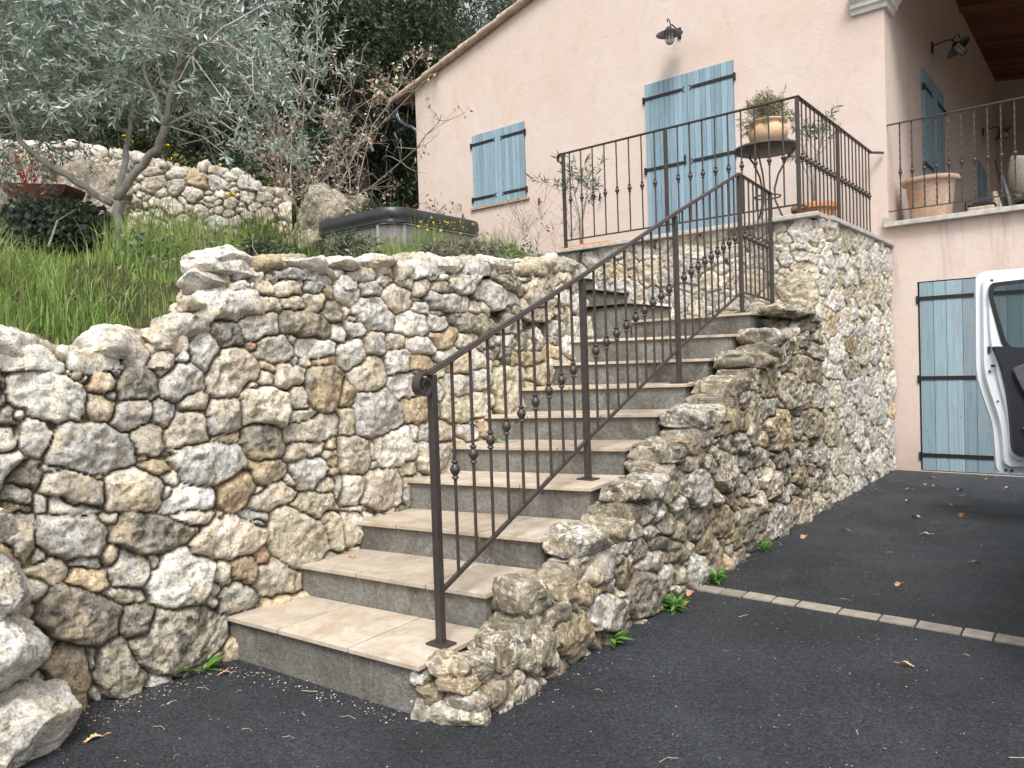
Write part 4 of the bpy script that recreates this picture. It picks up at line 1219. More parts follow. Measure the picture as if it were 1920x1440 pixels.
def scroll(parent, c, d, r, w, up=1, turns=1.35, start=math.pi / 2, th=.009, mat=None):
    """flat bar curling down at the end of a rail; d: unit vector pointing out of the rail"""
    m = MB()
    pts = []
    n = 40
    for i in range(n + 1):
        a = start - 2 * math.pi * turns * i / n * -1
        rr = r * (1 - .62 * i / n)
        pts.append((rr * math.cos(a), rr * math.sin(a)))
    side = V((d.y, -d.x, 0))
    vs, fs = [], []
    for i, (a, b) in enumerate(pts):
        j = min(i + 1, n); k2 = max(i - 1, 0)
        tx, ty = pts[j][0] - pts[k2][0], pts[j][1] - pts[k2][1]
        l = math.hypot(tx, ty) or 1
        nx_, ny_ = -ty / l, tx / l
        for sgn, o_ in ((-1, -1), (1, -1), (1, 1), (-1, 1)):
            q = (a + nx_ * th / 2 * o_, b + ny_ * th / 2 * o_)
            vs.append(V(c) - d * q[0] + V((0, 0, q[1])) + side * (w / 2 * sgn))
    for i in range(n):
        for k in range(4): fs.append((i * 4 + k, i * 4 + (k + 1) % 4, i * 4 + 4 + (k + 1) % 4, i * 4 + 4 + k))
    fs += [(0, 1, 2, 3), (n * 4 + 3, n * 4 + 2, n * 4 + 1, n * 4)]
    m.add(vs, fs)
    return m.build('scroll', mat or M_IRON, parent, smooth=True, auto=40)

rail = thing('stair_railing', 'brown wrought iron handrail with knobbed bars climbing along the right edge of the steps', 'railing', (-2.13, 2.13, .2))
PT = [(-2.13, 2.13, .200, 1.285), (-2.262, 3.42, .672, 1.765), (-2.335, 4.67, 1.143, 2.275), (-2.40, 5.94, 1.662, 2.775)]
PT5 = (-2.40, 6.62, 1.68, 2.725)
for (x, y, a, b) in PT: post(rail, x, y, a, b - .012)
post(rail, PT5[0], PT5[1], PT5[2], PT5[3] - .01, plate=False)
def rail_z(i, t): return lerp(PT[i][3], PT[i + 1][3], t)
LOW = [.405, .885, 1.375, 1.83]
# moulded handrail in one run
m = MB()
hp = [V((x, y, b)) for (x, y, a, b) in PT]
st = hp[0] + (hp[0] - hp[1]).normalized() * .035
for a, b in zip([st] + hp[1:-1], hp[1:]):
    m.bar(a, b, .040, .011)
    m.bar(a + V((0, 0, .0085)), b + V((0, 0, .0085)), .026, .009)
e5 = V((PT5[0], PT5[1] + .02, PT5[3]))
m.bar(hp[3], e5, .036, .011)
m.build('handrail', M_IRON, rail, bevel=.004)
d = (hp[0] - hp[1])
d.z = 0
d.normalize()
scroll(rail, st + V((0, 0, -.040)) + d * .022, d, .050, .038, turns=1.45, start=math.pi / 2 - .55)
m = MB()
for i in range(3):
    m.bar((PT[i][0], PT[i][1], LOW[i]), (PT[i + 1][0], PT[i + 1][1], LOW[i + 1]), .016, .016)
m.bar((PT[3][0], PT[3][1], 1.83), (PT5[0], PT5[1], 1.79), .016, .016)
m.build('bottom_rail', M_IRON, rail)
proto = None
for i in range(3):
    for k in range(9):
        t = (k + 1) / 10
        x, y = lerp(PT[i][0], PT[i + 1][0], t), lerp(PT[i][1], PT[i + 1][1], t)
        z0, z1 = lerp(LOW[i], LOW[i + 1], t), rail_z(i, t)
        o = bal(rail, (x, y, z0), .884, .43, proto)
        if proto is None: proto = o
        o.scale = (1, 1, (z1 - z0) / .884)
for k in range(6):
    t = (k + 1) / 7
    x, y = PT[3][0], lerp(PT[3][1], PT5[1], t)
    z0, z1 = lerp(1.83, 1.79, t), lerp(PT[3][3], PT5[3], t)
    o = bal(rail, (x, y, z0), .884, .43, proto)
    o.scale = (1, 1, (z1 - z0) / .884)

trail = thing('terrace_railing', 'brown wrought iron balustrade with knobbed bars around the corner of the raised terrace', 'railing', (-2.17, 6.66, 2.515))
TY, TX = 6.665, -2.165
for (x, y) in ((-4.60, TY), (-3.41, TY), (TX, TY), (TX, 7.83)): post(trail, x, y, 2.50 if x < TX - .1 or y < 7 else 2.515, 3.50, plate=False)
m = MB()
m.bar((-4.62, TY, 3.515), (TX + .022, TY, 3.515), .038, .012)
m.bar((TX, TY + .02, 3.5152), (TX, 9.05, 3.5152), .038, .012)
m.bar((TX + .0, 9.04, 3.506), (TX + .11, 9.17, 3.506), .022, .022)
m.build('handrail', M_IRON, trail, bevel=.002)
scroll(trail, V((-4.625, TY, 3.515 - .050)), V((-1, 0, 0)), .055, .036, turns=1.0, start=math.pi / 2)
m = MB()
m.bar((-4.60, TY, 2.60), (TX, TY, 2.60), .014, .014)
m.bar((TX, TY, 2.601), (TX, 9.0, 2.601), .014, .014)
m.build('bottom_rail', M_IRON, trail)
pr = None
xs = [lerp(-4.60, -3.41, (k + .55) / 8.4) for k in range(8)] + [lerp(-3.41, TX, (k + 1) / 10) for k in range(9)]
for x in xs:
    o = bal(trail, (x, TY, 2.60), .915, .42, pr)
    if pr is None: pr = o
for k in range(9): bal(trail, (TX, lerp(TY, 7.83, (k + 1) / 10), 2.60), .915, .42, pr)
for k in range(9): bal(trail, (TX, lerp(7.83, 9.12, (k + 1) / 10), 2.60), .915, .42, pr)

lrail = thing('loggia_railing', 'wrought iron balustrade with twisted ball-knobbed bars across the mouth of the loggia', 'railing', (-2.03, 9.24, 2.735))
m = MB()
m.bar((-2.03, 9.24, 3.815), (2.5, 9.24, 3.815), .030, .012)
m.build('handrail', M_IRON, lrail)
m = MB()
m.bar((-2.03, 9.24, 2.865), (2.5, 9.24, 2.865), .012, .012)
m.build('bottom_rail', M_IRON, lrail)
pr = None
k = 0
while -1.905 + k * .117 < 2.4:
    x = -1.905 + k * .117
    if pr is None:
        pr = bal_mesh(.95, .415, twist=True).build('baluster', M_IRON, lrail, world=False)
        o = pr
    else:
        o = pr.copy()
        link(o, lrail)
    o.location = V((x, 9.24, 2.865)) - wloc(lrail)
    k += 1

# ------------------------------------------------------------------ terrain behind the wall
UPL = np.array([(-24, 0.0), (-15.5, 1.7), (-12.1, 4.35), (-10.8, 5.65), (-9.85, 6.8), (-9.95, 7.6), (-10.0, 9), (-10.3, 40)])
def garden_x(y):
    return np.interp(y, [-8, -1.2, .2, 1.1, 1.9, 3.4, 4.6, 5.4, 5.75, 5.95, 9.0, 9.2, 60], [-3.6, -3.62, -3.55, -3.5, -3.45, -3.48, -3.6, -3.75, -4.2, -5.28, -5.28, -9.42, -9.42])
def terrain(x, y):
    x, y = np.asarray(x, float), np.asarray(y, float)
    d = -3.45 - x
    base = np.interp(y, [-8, .6, 1.74, 1.95, 3.2, 5.4, 7], [1.36, 1.38, 1.42, 1.76, 1.88, 2.06, 2.2])
    lowfix = sstep(.1, 1.2, d)
    base = lerp(base, np.maximum(base, np.interp(y, [-8, 0, 2, 7], [1.5, 1.62, 1.86, 2.25])), lowfix)
    z = base + .105 * np.clip(d, 0, 3.2) + .07 * np.clip(d - 3.2, 0, 5)
    z = np.minimum(z, lerp(z, 2.55, .8 * sstep(6, 7.5, y)))
    sd = np.interp(y, UPL[:, 1], UPL[:, 0]) - x
    hgt = np.interp(y, [0, 4.3, 5.65, 6.8, 8, 10], [1.85, 1.72, 1.45, .95, .6, .5])
    z = z + hgt * sstep(.1, .4, sd) + .58 * np.clip(sd - .6, 0, 18)
    z = z + .04 * noise3(np.c_[x.ravel() * 1.3, y.ravel() * 1.3, np.zeros(x.size)], 5).reshape(x.shape)
    return z
ny, nx = 260, 150
ys = np.linspace(-8, 42, ny)
ds = np.r_[0, np.cumsum(np.linspace(.05, .40, nx - 1))]
YY, DD = np.meshgrid(ys, ds, indexing='ij')
XX = garden_x(YY) - DD
ZZ = terrain(XX, YY)
I = np.arange(ny * nx).reshape(ny, nx)
o = mesh_np('hillside', np.c_[XX.ravel(), YY.ravel(), ZZ.ravel()], np.stack([I[:-1, :-1], I[1:, :-1], I[1:, 1:], I[:-1, 1:]], axis=-1).reshape(-1, 4), None, None, M_GROUND)
o['kind'] = 'structure'
def tz(x, y): return float(terrain(np.array([x]), np.array([y]))[0])

# pixel-free placement helper: a point at plan distance along a bearing from the viewpoint is written in metres everywhere below
# --- far garden wall and boulders
WU = WallPath([(-15.2, 1.9), (-13.6, 3.0), (-11.9, 4.35), (-10.6, 5.65), (-9.6, 6.8)], .08)
wall_u = thing('garden_wall', 'pale rubble stone wall on the upper garden terrace behind the olive tree', 'stone wall', (-11.9, 4.35, 2.8))
P, Q, Cc = stone_sheet(WU, 0, WU.L, 2.5, lambda s: np.interp(s, [0, 4.1, 5.7, 6.6, 7.2, 7.5], [4.95, 4.78, 4.46, 4.35, 4.08, 3.85]) + .05 * noise3(np.c_[s * 3, s, s], 4), None,
                       [(.13, 300), (.09, 900), (.06, 2500), (.04, 4000)], list('wwwwggggcco'), 51, res=.018, back=.3, gapw=.012, g0=.035, depth=.08, gapdepth=.06, mortar=(.20, .17, .13), wmax=.03, rfac=.22)
mesh_np('stone_face', P, Q, None, Cc * .86, M_STONE, wall_u)
def boulder(label, c, r, tone, seed, rot=0, tilt=0, mat=None, cat='boulder', sub=6, group='grey boulders in the garden'):
    v, f, cc = blob(c, r, tone, seed, rot, tilt, sub=sub, cuts=14, rough=1.6, freq=1.0)
    t = thing('boulder', label, cat, (c[0], c[1], c[2] - r[2]), 0, group)
    ob = mesh_np('boulder', v, None, f, cc, mat or M_STONE)
    # a boulder is one mesh: drop the empty and keep the mesh itself
    bpy.data.objects.remove(t)
    return tag(ob, label, cat, group)
boulder('big sloping grey boulder lying against the upper garden wall, left of the olive trunk', (-10.36, 3.80, 3.45), (1.0, .6, .72), 'd', 71, rot=.68, tilt=.45, mat=M_STONE_OLD)
boulder('grey boulder at the right end of the upper garden wall', (-9.55, 7.35, 3.62), (.55, .5, .62), 'd', 72, rot=.4, mat=M_STONE_OLD)
boulder('low rounded grey boulder behind the left corner of the hot tub cover', (-9.85, 8.1, 3.75), (.42, .45, .45), 'd', 73, rot=1.0, mat=M_STONE_OLD)
boulder('brownish boulder showing above the far edge of the hot tub', (-9.9, 8.85, 3.6), (.4, .45, .4), 'b', 74)
boulder('pale boulder set at the edge of the grass where the retaining wall steps up', (-3.98, 2.12, 1.72), (.22, .2, .13), 'g', 75, rot=.5, mat=M_STONE_OLD, group='boulders at the wall edge')
boulder('pale weathered boulder half hidden under the ivy', (-5.4, 1.0, 1.75), (.35, .3, .28), 'w', 76, group='boulders at the wall edge')

# ------------------------------------------------------------------ leaves
def leaf_geo(P, D, N, L, W, col, bend=.12):
    """diamond leaves: base P, direction D, normal N"""
    P, D, N = (np.asarray(a, float) for a in (P, D, N))
    D = D / np.maximum(np.linalg.norm(D, axis=1), 1e-9)[:, None]
    S_ = np.cross(D, N)
    S_ /= np.maximum(np.linalg.norm(S_, axis=1), 1e-9)[:, None]
    N2 = np.cross(S_, D)
    L = np.asarray(L)[:, None] if np.ndim(L) else L
    W = np.asarray(W)[:, None] if np.ndim(W) else W
    mid = P + D * L * .48 - N2 * L * bend * .3
    a, b = mid - S_ * W / 2, mid + S_ * W / 2
    tip = P + D * L - N2 * L * bend
    v = np.stack([P, a, tip, b], axis=1).reshape(-1, 3)
    n = len(P)
    q = np.arange(n * 4).reshape(n, 4)
    return v, q, np.repeat(col, 4, axis=0)
def rand_dir(n, rng, up=0.0):
    d = rng.normal(size=(n, 3))
    d[:, 2] += up
    return d / np.linalg.norm(d, axis=1)[:, None]
def leaf_colors(n, rng, cols, w=None, var=.15):
    cols = np.array(cols)
    c = cols[rng.choice(len(cols), n, p=w)]
    return c * rng.uniform(1 - var, 1 + var, (n, 1))
def tube_np(m, p0, p1, r0, r1, n=4, mid=None):
    if mid is None: m.tube([p0, p1], [r0, r1], n, cap=False)
    else: m.tube([p0, mid, p1], [r0, (r0 + r1) / 2, r1], n, cap=False)

# --- olive tree
rng = np.random.default_rng(21)
F_ = np.array([-.629, .777, -.024]) ; Rv = np.array([.777, .628, -.033]) ; Uv = np.array([.01, .0395, .999])
OT = np.array([-5.76, 2.56, 0])
olive = thing('olive_tree', 'young olive tree with smooth grey forked trunk and wide silvery crown in long grass', 'tree', (OT[0], OT[1], tz(OT[0], OT[1])))
def oo(a, h, dd=0.0):
    """point of the olive: a metres to the right of the trunk (seen from the steps), h above datum, dd deeper"""
    r = np.array([.777, .629, 0])
    d = np.array([-.629, .777, 0])
    p = OT + r * a + d * dd
    return V((p[0], p[1], h))
K = 5.6 / 1424
def ol(u, v, dd=0.0): return oo((u - 225) * K * (1 + dd / 5.6), 1.3 + (706 - v) * K * (1 + dd / 5.6), dd)
limbs = [([ol(222, 520), ol(222, 470), ol(226, 420), ol(228, 372)], [.047, .040, .036, .035]),
         ([ol(228, 372), ol(258, 338, -.05), ol(300, 300, -.1), ol(330, 272, -.15), ol(350, 238, -.2)], [.036, .034, .031, .029, .026]),
         ([ol(350, 238, -.2), ol(368, 185, -.25), ol(392, 135, -.3), ol(420, 80, -.4), ol(470, 20, -.5)], [.022, .020, .016, .012, .008]),
         ([ol(350, 238, -.2), ol(325, 205, -.1), ol(292, 150, 0), ol(275, 90, .1), ol(262, 0, .15)], [.021, .018, .014, .010, .007]),
         ([ol(228, 372), ol(232, 310, .1), ol(230, 250, .2), ol(232, 200, .25), ol(262, 120, .35), ol(250, 20, .4)], [.028, .026, .022, .016, .012, .008]),
         ([ol(230, 252, .2), ol(190, 232, .3), ol(140, 204, .4), ol(105, 140, .5), ol(80, 60, .55), ol(60, -60, .6)], [.021, .019, .016, .013, .010, .006]),
         ([ol(218, 380), ol(165, 338, -.1), ol(112, 290, -.2), ol(86, 258, -.25), ol(80, 205, -.3), ol(60, 120, -.3), ol(20, 20, -.2)], [.028, .025, .023, .022, .018, .012, .008]),
         ([ol(392, 135, -.3), ol(450, 110, -.5), ol(520, 60, -.55), ol(590, 20, -.5)], [.013, .010, .008, .005]),
         ([ol(350, 238, -.2), ol(400, 195, .2), ol(470, 180, .4), ol(540, 190, .5)], [.012, .010, .008, .004]),
         ([ol(86, 258, -.25), ol(40, 200, -.1), ol(-20, 150, 0), ol(-90, 100, .1)], [.012, .010, .008, .005]),
         ([ol(420, 80, -.4), ol(430, 0, -.3), ol(440, -90, -.2)], [.011, .008, .005]),
         ([ol(262, 0, .15), ol(250, -80, .2), ol(240, -160, .2)], [.008, .006, .004]),
         ([ol(20, 20, -.2), ol(-30, -60, 0), ol(-60, -140, .1)], [.008, .006, .004])]
m = MB()
nodes = []
for pts, rad in limbs:
    rad = [r_ * .86 for r_ in rad]
    # soften each limb with intermediate points and a little wander
    q, r = [], []
    for i in range(len(pts) - 1):
        for k in range(4):
            t = k / 4
            p = V(pts[i]).lerp(V(pts[i + 1]), t)
            if k: p += V(rng.normal(0, .006, 3))
            q.append(p)
            r.append(lerp(rad[i], rad[i + 1], t))
    q.append(V(pts[-1]))
    r.append(rad[-1])
    m.tube(q, r, 10)
    nodes += [(np.array(a), b) for a, b in zip(q, r) if b < .03]
m.build('trunk', M_BARK_O, olive, smooth=True)
NP = np.array([a for a, b in nodes])
# twig centres fill the crown
crown = []
def inside(u, v):
    # lower edge of the crown as it hangs over the wall
    low = np.interp(u, [-150, 0, 60, 120, 200, 260, 330, 400, 440, 520, 580, 620], [330, 345, 300, 215, 250, 225, 170, 215, 300, 300, 235, 60])
    return (v < low) & (v > -230)
cand = np.c_[rng.uniform(-160, 640, 11000), rng.uniform(-230, 350, 11000), rng.uniform(-.9, 1.0, 11000)]
dens = fbm(np.c_[cand[:, 0] / 75, cand[:, 1] / 75, cand[:, 2] * 2.0], 2, 8)
ok = inside(cand[:, 0], cand[:, 1]) & (dens > -.22)
edge = np.clip(1 - np.abs((cand[:, 0] - 230) / 420) ** 3 - np.clip(-cand[:, 1] / 260, 0, 1) * .5, .12, 1)
low_thin = np.where(cand[:, 1] > 190, .24, 1.0) * np.where((cand[:, 0] > 430) & (cand[:, 1] > 120), .45, 1.0) * np.where((cand[:, 0] > 440) & (cand[:, 1] < 60), .12, 1) * np.where((cand[:, 0] > 590), .3, 1)
ok &= rng.random(len(cand)) < edge * low_thin
cand = cand[ok][:3000]
LP, LD, LN, LL = [], [], [], []
m = MB()
for (u, v, dd) in cand:
    c = np.array(ol(u, v, dd))
    j = np.argmin(((NP - c) ** 2).sum(1) + .12 * np.maximum(NP[:, 2] - c[2], 0))
    a = NP[j]
    dist = np.linalg.norm(c - a)
    out = (c - a) / max(dist, .01)
    d = out * .7 + rng.normal(0, .45, 3) + np.array([0, 0, .15 if v < 150 else -.35])
    d /= np.linalg.norm(d)
    if dist > .08 and rng.random() < .22:
        mid = V((a + c) / 2 + rng.normal(0, .05, 3) + np.array([0, 0, .05]))
        m.tube([V(a), mid, V(c)], [.0055, .0038, .0025], 4, cap=False)
    L_ = rng.uniform(.14, .30)
    sag = np.array([0, 0, -.10 * L_ * 3])
    tip = c + d * L_ + sag * .4
    m.tube([V(c), V((c + tip) / 2 + np.array([0, 0, .01])), V(tip)], [.0028, .002, .0012], 3, cap=False)
    nl = int(L_ / .014)
    t = np.linspace(.05, 1, nl)
    pp = c[None] + (tip - c)[None] * t[:, None]
    sdv = np.cross(d, rng.normal(size=3))
    sdv /= np.linalg.norm(sdv)
    up = np.cross(d, sdv)
    for i in range(nl):
        s_ = 1 if i % 2 else -1
        ax = sdv if (i // 2) % 2 else up
        dd_ = d * .75 + ax * s_ * rng.uniform(.5, 1.0) + rng.normal(0, .18, 3)
        LP.append(pp[i])
        LD.append(dd_)
        LN.append(np.cross(dd_, ax) + rng.normal(0, .4, 3))
        LL.append(rng.uniform(.048, .078))
m.build('branches', M_BARK_O, olive)
n = len(LP)
LL = np.array(LL)
cc = leaf_colors(n, rng, [(.25, .32, .265), (.33, .405, .34), (.44, .51, .455), (.56, .62, .57), (.16, .21, .17)], [.28, .30, .22, .10, .10])
v, q, c = leaf_geo(LP, LD, LN, LL, LL * .235, cc)
mesh_np('crown', v, q, None, c, M_LEAF, olive, smooth=False)
print('olive leaves', n)

# --- generic background tree
def tree(name, label, base, trunk_h, blobs, nclump, per, leaf, cols, w, seed, clump_r=.42, bark=None, trunk_r=.14, lean=(0, 0), group='dark evergreen trees behind the house', cat='tree', twig_vis=.6, thr=-.12, flat=.6, outer=.35):
    """blobs: list of (dx, dy, z, rx, ry, rz) ellipsoids relative to the base"""
    rng = np.random.default_rng(seed)
    bz = tz(base[0], base[1])
    t = thing(name, label, cat, (base[0], base[1], bz), 0, group)
    B = np.array([base[0], base[1], bz])
    cl = []
    tot = sum(b[3] * b[4] * b[5] for b in blobs)
    for b in blobs:
        k = max(4, int(nclump * b[3] * b[4] * b[5] / tot * 1.6))
        d = rand_dir(k, rng)
        r = rng.uniform(outer, 1.0, k) ** .5
        p = d * r[:, None] * np.array(b[3:6]) + np.array(b[:3]) + B
        nn = fbm(p * .9, 2, seed)
        cl.append(p[nn > thr])
    cl = np.concatenate(cl)
    m = MB()
    tp = V(B + np.array([lean[0], lean[1], trunk_h]))
    m.tube([V(B) - V((0, 0, .3)), V(B).lerp(tp, .35) + V(rng.normal(0, .08, 3)), V(B).lerp(tp, .7) + V(rng.normal(0, .1, 3)), tp], [trunk_r * 1.3, trunk_r, trunk_r * .85, trunk_r * .6], 8)
    # main limbs to a few cluster centroids, then sub-limbs to the clumps
    k = max(5, int(len(cl) / 22))
    hub = cl[rng.choice(len(cl), k, replace=False)]
    hub = hub * .75 + np.array(tp) * .25
    for h in hub:
        st = V(B).lerp(tp, rng.uniform(.45, 1.0))
        md = st.lerp(V(h), .5) + V(rng.normal(0, .18, 3)) + V((0, 0, .12))
        m.tube([st, md, V(h)], [trunk_r * .45, trunk_r * .28, trunk_r * .13], 5, cap=False)
    for c in cl:
        if rng.random() > twig_vis: continue
        j = np.argmin(((hub - c) ** 2).sum(1))
        md = V((hub[j] + c) / 2 + rng.normal(0, .10, 3))
        m.tube([V(hub[j]), md, V(c)], [trunk_r * .11, trunk_r * .07, .004], 3, cap=False)
    m.build('trunk', bark or M_BARK_D, t, smooth=True)
    per = int(per * (1.5 if cat == 'shrub' else 1.15))
    n = len(cl) * per
    cid = np.repeat(np.arange(len(cl)), per)
    P = cl[cid] + rng.normal(0, 1, (n, 3)) * clump_r * .5 * np.array([1, 1, flat]) * rng.uniform(.6, 1.3, len(cl))[cid][:, None]
    D = rand_dir(n, rng, .1)
    N = rand_dir(n, rng, .8)
    L_ = leaf * rng.uniform(.7, 1.3, n)
    cc = leaf_colors(n, rng, cols, w) * rng.uniform(.78, 1.22, len(cl))[cid][:, None]
    v, q, c = leaf_geo(P, D, N, L_, L_ * .5, cc)
    mesh_np('crown', v, q, None, c, M_LEAF, t, smooth=False)
    return t
DK = [(.034, .060, .032), (.052, .088, .046), (.082, .125, .066), (.14, .18, .115)]
GR = [(.095, .12, .095), (.14, .17, .135), (.21, .24, .20), (.07, .09, .065)]
W4 = [.35, .35, .2, .1]
def at(u, dist):
    """plan position seen from the steps at horizontal angle of u (tan units) and depth"""
    return (Rv[0] * u * dist + F_[0] * dist, Rv[1] * u * dist + F_[1] * dist)
def atp(px, dist): return at((px - 960) / 1424, dist)
def bl(*a): return [tuple(x) for x in a]
tree('evergreen_tree', 'dark evergreen tree furthest left behind the olive crown', atp(90, 15.5), 2.6, bl((0, 0, 4.2, 2.4, 2.2, 2.4), (-.6, .6, 2.0, 2.2, 1.8, 1.4), (1.6, -.2, 1.6, 1.3, 1.3, 1.2)), 260, 62, .10, DK, W4, 31, trunk_r=.13)
tree('evergreen_tree', 'dark evergreen tree behind the fork of the olive trunk', atp(285, 14.5), 2.6, bl((0, 0, 3.6, 2.0, 2.0, 2.2), (.5, .3, 1.5, 1.8, 1.5, 1.2)), 260, 62, .10, DK, W4, 32, trunk_r=.12)
tree('evergreen_tree', 'grey-green evergreen tree under the bright gap of sky right of the olive crown', atp(440, 17.5), 2.4, bl((0, 0, 2.0, 2.3, 2.2, 1.3), (-.8, 0, 1.0, 1.6, 1.6, 1.0)), 240, 60, .11, GR, None, 33, trunk_r=.14, thr=-.05)
tree('evergreen_tree', 'tall dark evergreen tree behind the dry-leaved shrub', atp(610, 16.5), 3.2, bl((0, 0, 5.2, 2.1, 2.1, 2.2), (.4, 0, 2.6, 2.0, 1.8, 1.6)), 270, 60, .11, GR, None, 34, trunk_r=.16)
tree('evergreen_tree', 'dense dark evergreen tree with a leaning trunk beside the house corner', atp(705, 14.6), 3.2, bl((.1, 0, 5.0, 1.9, 1.9, 1.9), (0, 0, 3.2, 1.7, 1.7, 1.4), (.4, -.4, 1.5, 1.4, 1.3, 1.2)), 330, 64, .095, DK, W4, 35, trunk_r=.15, lean=(-.3, .2))
tree('evergreen_tree', 'grey-green leafy tree rising over the lower end of the tiled roof', atp(850, 17.5), 3.6, bl((0, 0, 5.4, 2.3, 2.3, 1.9), (.2, 0, 3.4, 2.1, 2.0, 1.8)), 300, 60, .10, GR, None, 36, trunk_r=.17, thr=-.02, clump_r=.5)
tree('evergreen_tree', 'feathery grey-green tree behind the middle of the roof slope', atp(985, 21), 4.0, bl((0, 0, 6.6, 2.6, 2.5, 2.4), (0, 0, 4.0, 2.2, 2.2, 2.0)), 220, 55, .12, GR, None, 37, trunk_r=.18)
tree('evergreen_tree', 'dark tree filling the gap between the house corner and the leaning tree', atp(760, 18.5), 2.4, bl((0, 0, 3.2, 1.8, 1.8, 1.8), (0, 0, 1.3, 1.8, 1.6, 1.2)), 240, 60, .11, DK, W4, 38, trunk_r=.14)
tree('evergreen_tree', 'dark evergreen tree low behind the middle of the upper garden wall', atp(380, 17), 1.6, bl((0, 0, 1.8, 2.6, 2.0, 1.6)), 220, 60, .11, DK, W4, 39, trunk_r=.12)
def bushy(name, label, px, d, blobs, ncl, seed, cols=DK, w=W4, leaf=.055, per=60, group='dark shrubs on the slope', r=.32, dz=0):
    x, y = atp(px, d)
    return tree(name, label, (x, y), .5, blobs, ncl, per, leaf, cols, w, seed, clump_r=r, trunk_r=.045, group=group, cat='shrub', outer=.1)
bushy('evergreen_shrub', 'round glossy dark shrub just left of the house corner', 735, 13.2, bl((0, 0, .75, .85, .85, .85), (-.5, .2, .5, .7, .7, .6)), 120, 41)
bushy('evergreen_shrub', 'dark green shrub behind the boulders at the right end of the garden wall', 610, 12.9, bl((0, 0, .7, .9, .8, .65), (.7, .2, .5, .6, .6, .5)), 120, 42)
bushy('evergreen_shrub', 'dark shrub in the shade above the garden wall behind the olive branches', 420, 13.6, bl((0, 0, .7, 1.2, .8, .75), (-1.2, -.3, .6, .9, .8, .6)), 120, 43)
bushy('evergreen_shrub', 'scrubby olive-green shrub growing on top of the garden wall at its left end', 200, 12.6, bl((0, 0, .35, 1.5, .6, .35), (-1.5, -.7, .4, 1.2, .6, .4)), 110, 44, cols=[(.06, .07, .03), (.10, .11, .05), (.13, .12, .07)], w=None)

# dry-leaved shrub: a tangle of grey twigs with tan leaves
def dry_shrub(label, px, d, h, spread, nst, nleaf, seed, leafcol, top=1.0):
    rng = np.random.default_rng(seed)
    x, y = atp(px, d)
    z = tz(x, y)
    t = thing('dry_shrub', label, 'shrub', (x, y, z), 0, 'winter shrubs with dry leaves')
    m = MB()
    ends = []
    r3 = np.array([.777, .629, 0.0])
    for i in range(nst):
        a = rng.normal(0, spread * .12)
        p = np.array([x, y, z]) + r3 * a + np.array([0, rng.normal(0, .15), 0])
        dvec = r3 * rng.normal(0, .45) + np.array([0, 0, 1.0]) + np.array([-.6, .77, 0]) * rng.normal(0, .3)
        L_ = h * rng.uniform(.6, 1.05)
        pts, rad = [V(p)], [.016]
        cur, dd = p.copy(), dvec / np.linalg.norm(dvec)
        for k in range(9):
            dd = dd + rng.normal(0, .16, 3) + r3 * rng.normal(0, .12) + np.array([0, 0, .02 - .05 * k / 9])
            dd /= np.linalg.norm(dd)
            cur = cur + dd * L_ / 9
            pts.append(V(cur))
            rad.append(lerp(.016, .004, k / 9))
            for b in range(4):
                e = cur + (dd * .5 + rng.normal(0, .6, 3)) * rng.uniform(.15, .42)
                e2 = e + (rng.normal(0, .5, 3) + np.array([0, 0, -.1])) * .22
                e3 = e + (rng.normal(0, .5, 3)) * .20
                m.tube([V(cur), V((cur + e) / 2 + rng.normal(0, .03, 3)), V(e)], [.0065, .005, .0035], 3, cap=False)
                m.tube([V(e), V(e2)], [.0035, .002], 3, cap=False)
                m.tube([V(e), V(e3)], [.0035, .002], 3, cap=False)
                ends += [e, e2, e3, (e + e2) / 2]
        m.tube(pts, rad, 5)
    m.build('branches', M_TWIG, t)
    E_ = np.array(ends)
    k = rng.choice(len(E_), nleaf)
    keep = noise3(E_[k] * 1.8, 4) > -.1
    k = k[keep]
    n = len(k)
    P = E_[k] + rng.normal(0, .05, (n, 3))
    L_ = rng.uniform(.05, .09, n)
    v, q, c = leaf_geo(P, rand_dir(n, rng, -.6), rand_dir(n, rng), L_, L_ * .55, leaf_colors(n, rng, leafcol, None, .2), .25)
    mesh_np('leaves', v, q, None, c, M_LEAF, t, smooth=False)
TAN = [(.54, .43, .33), (.40, .30, .21), (.64, .55, .44), (.26, .19, .13)]
dry_shrub('leggy shrub of grey twigs with clusters of dry tan leaves in front of the evergreens', 640, 12.4, 4.2, 1.6, 11, 5200, 51, TAN)
dry_shrub('thin bare twiggy shrub with a few rust leaves beside the olive crown', 560, 12.8, 4.6, 1.5, 10, 1300, 52, TAN)
dry_shrub('tangle of brown stems and dry leaves hanging by the house corner', 690, 12.9, 2.4, 1.2, 8, 1800, 53, [(.20, .15, .08), (.30, .20, .12), (.12, .14, .06)])

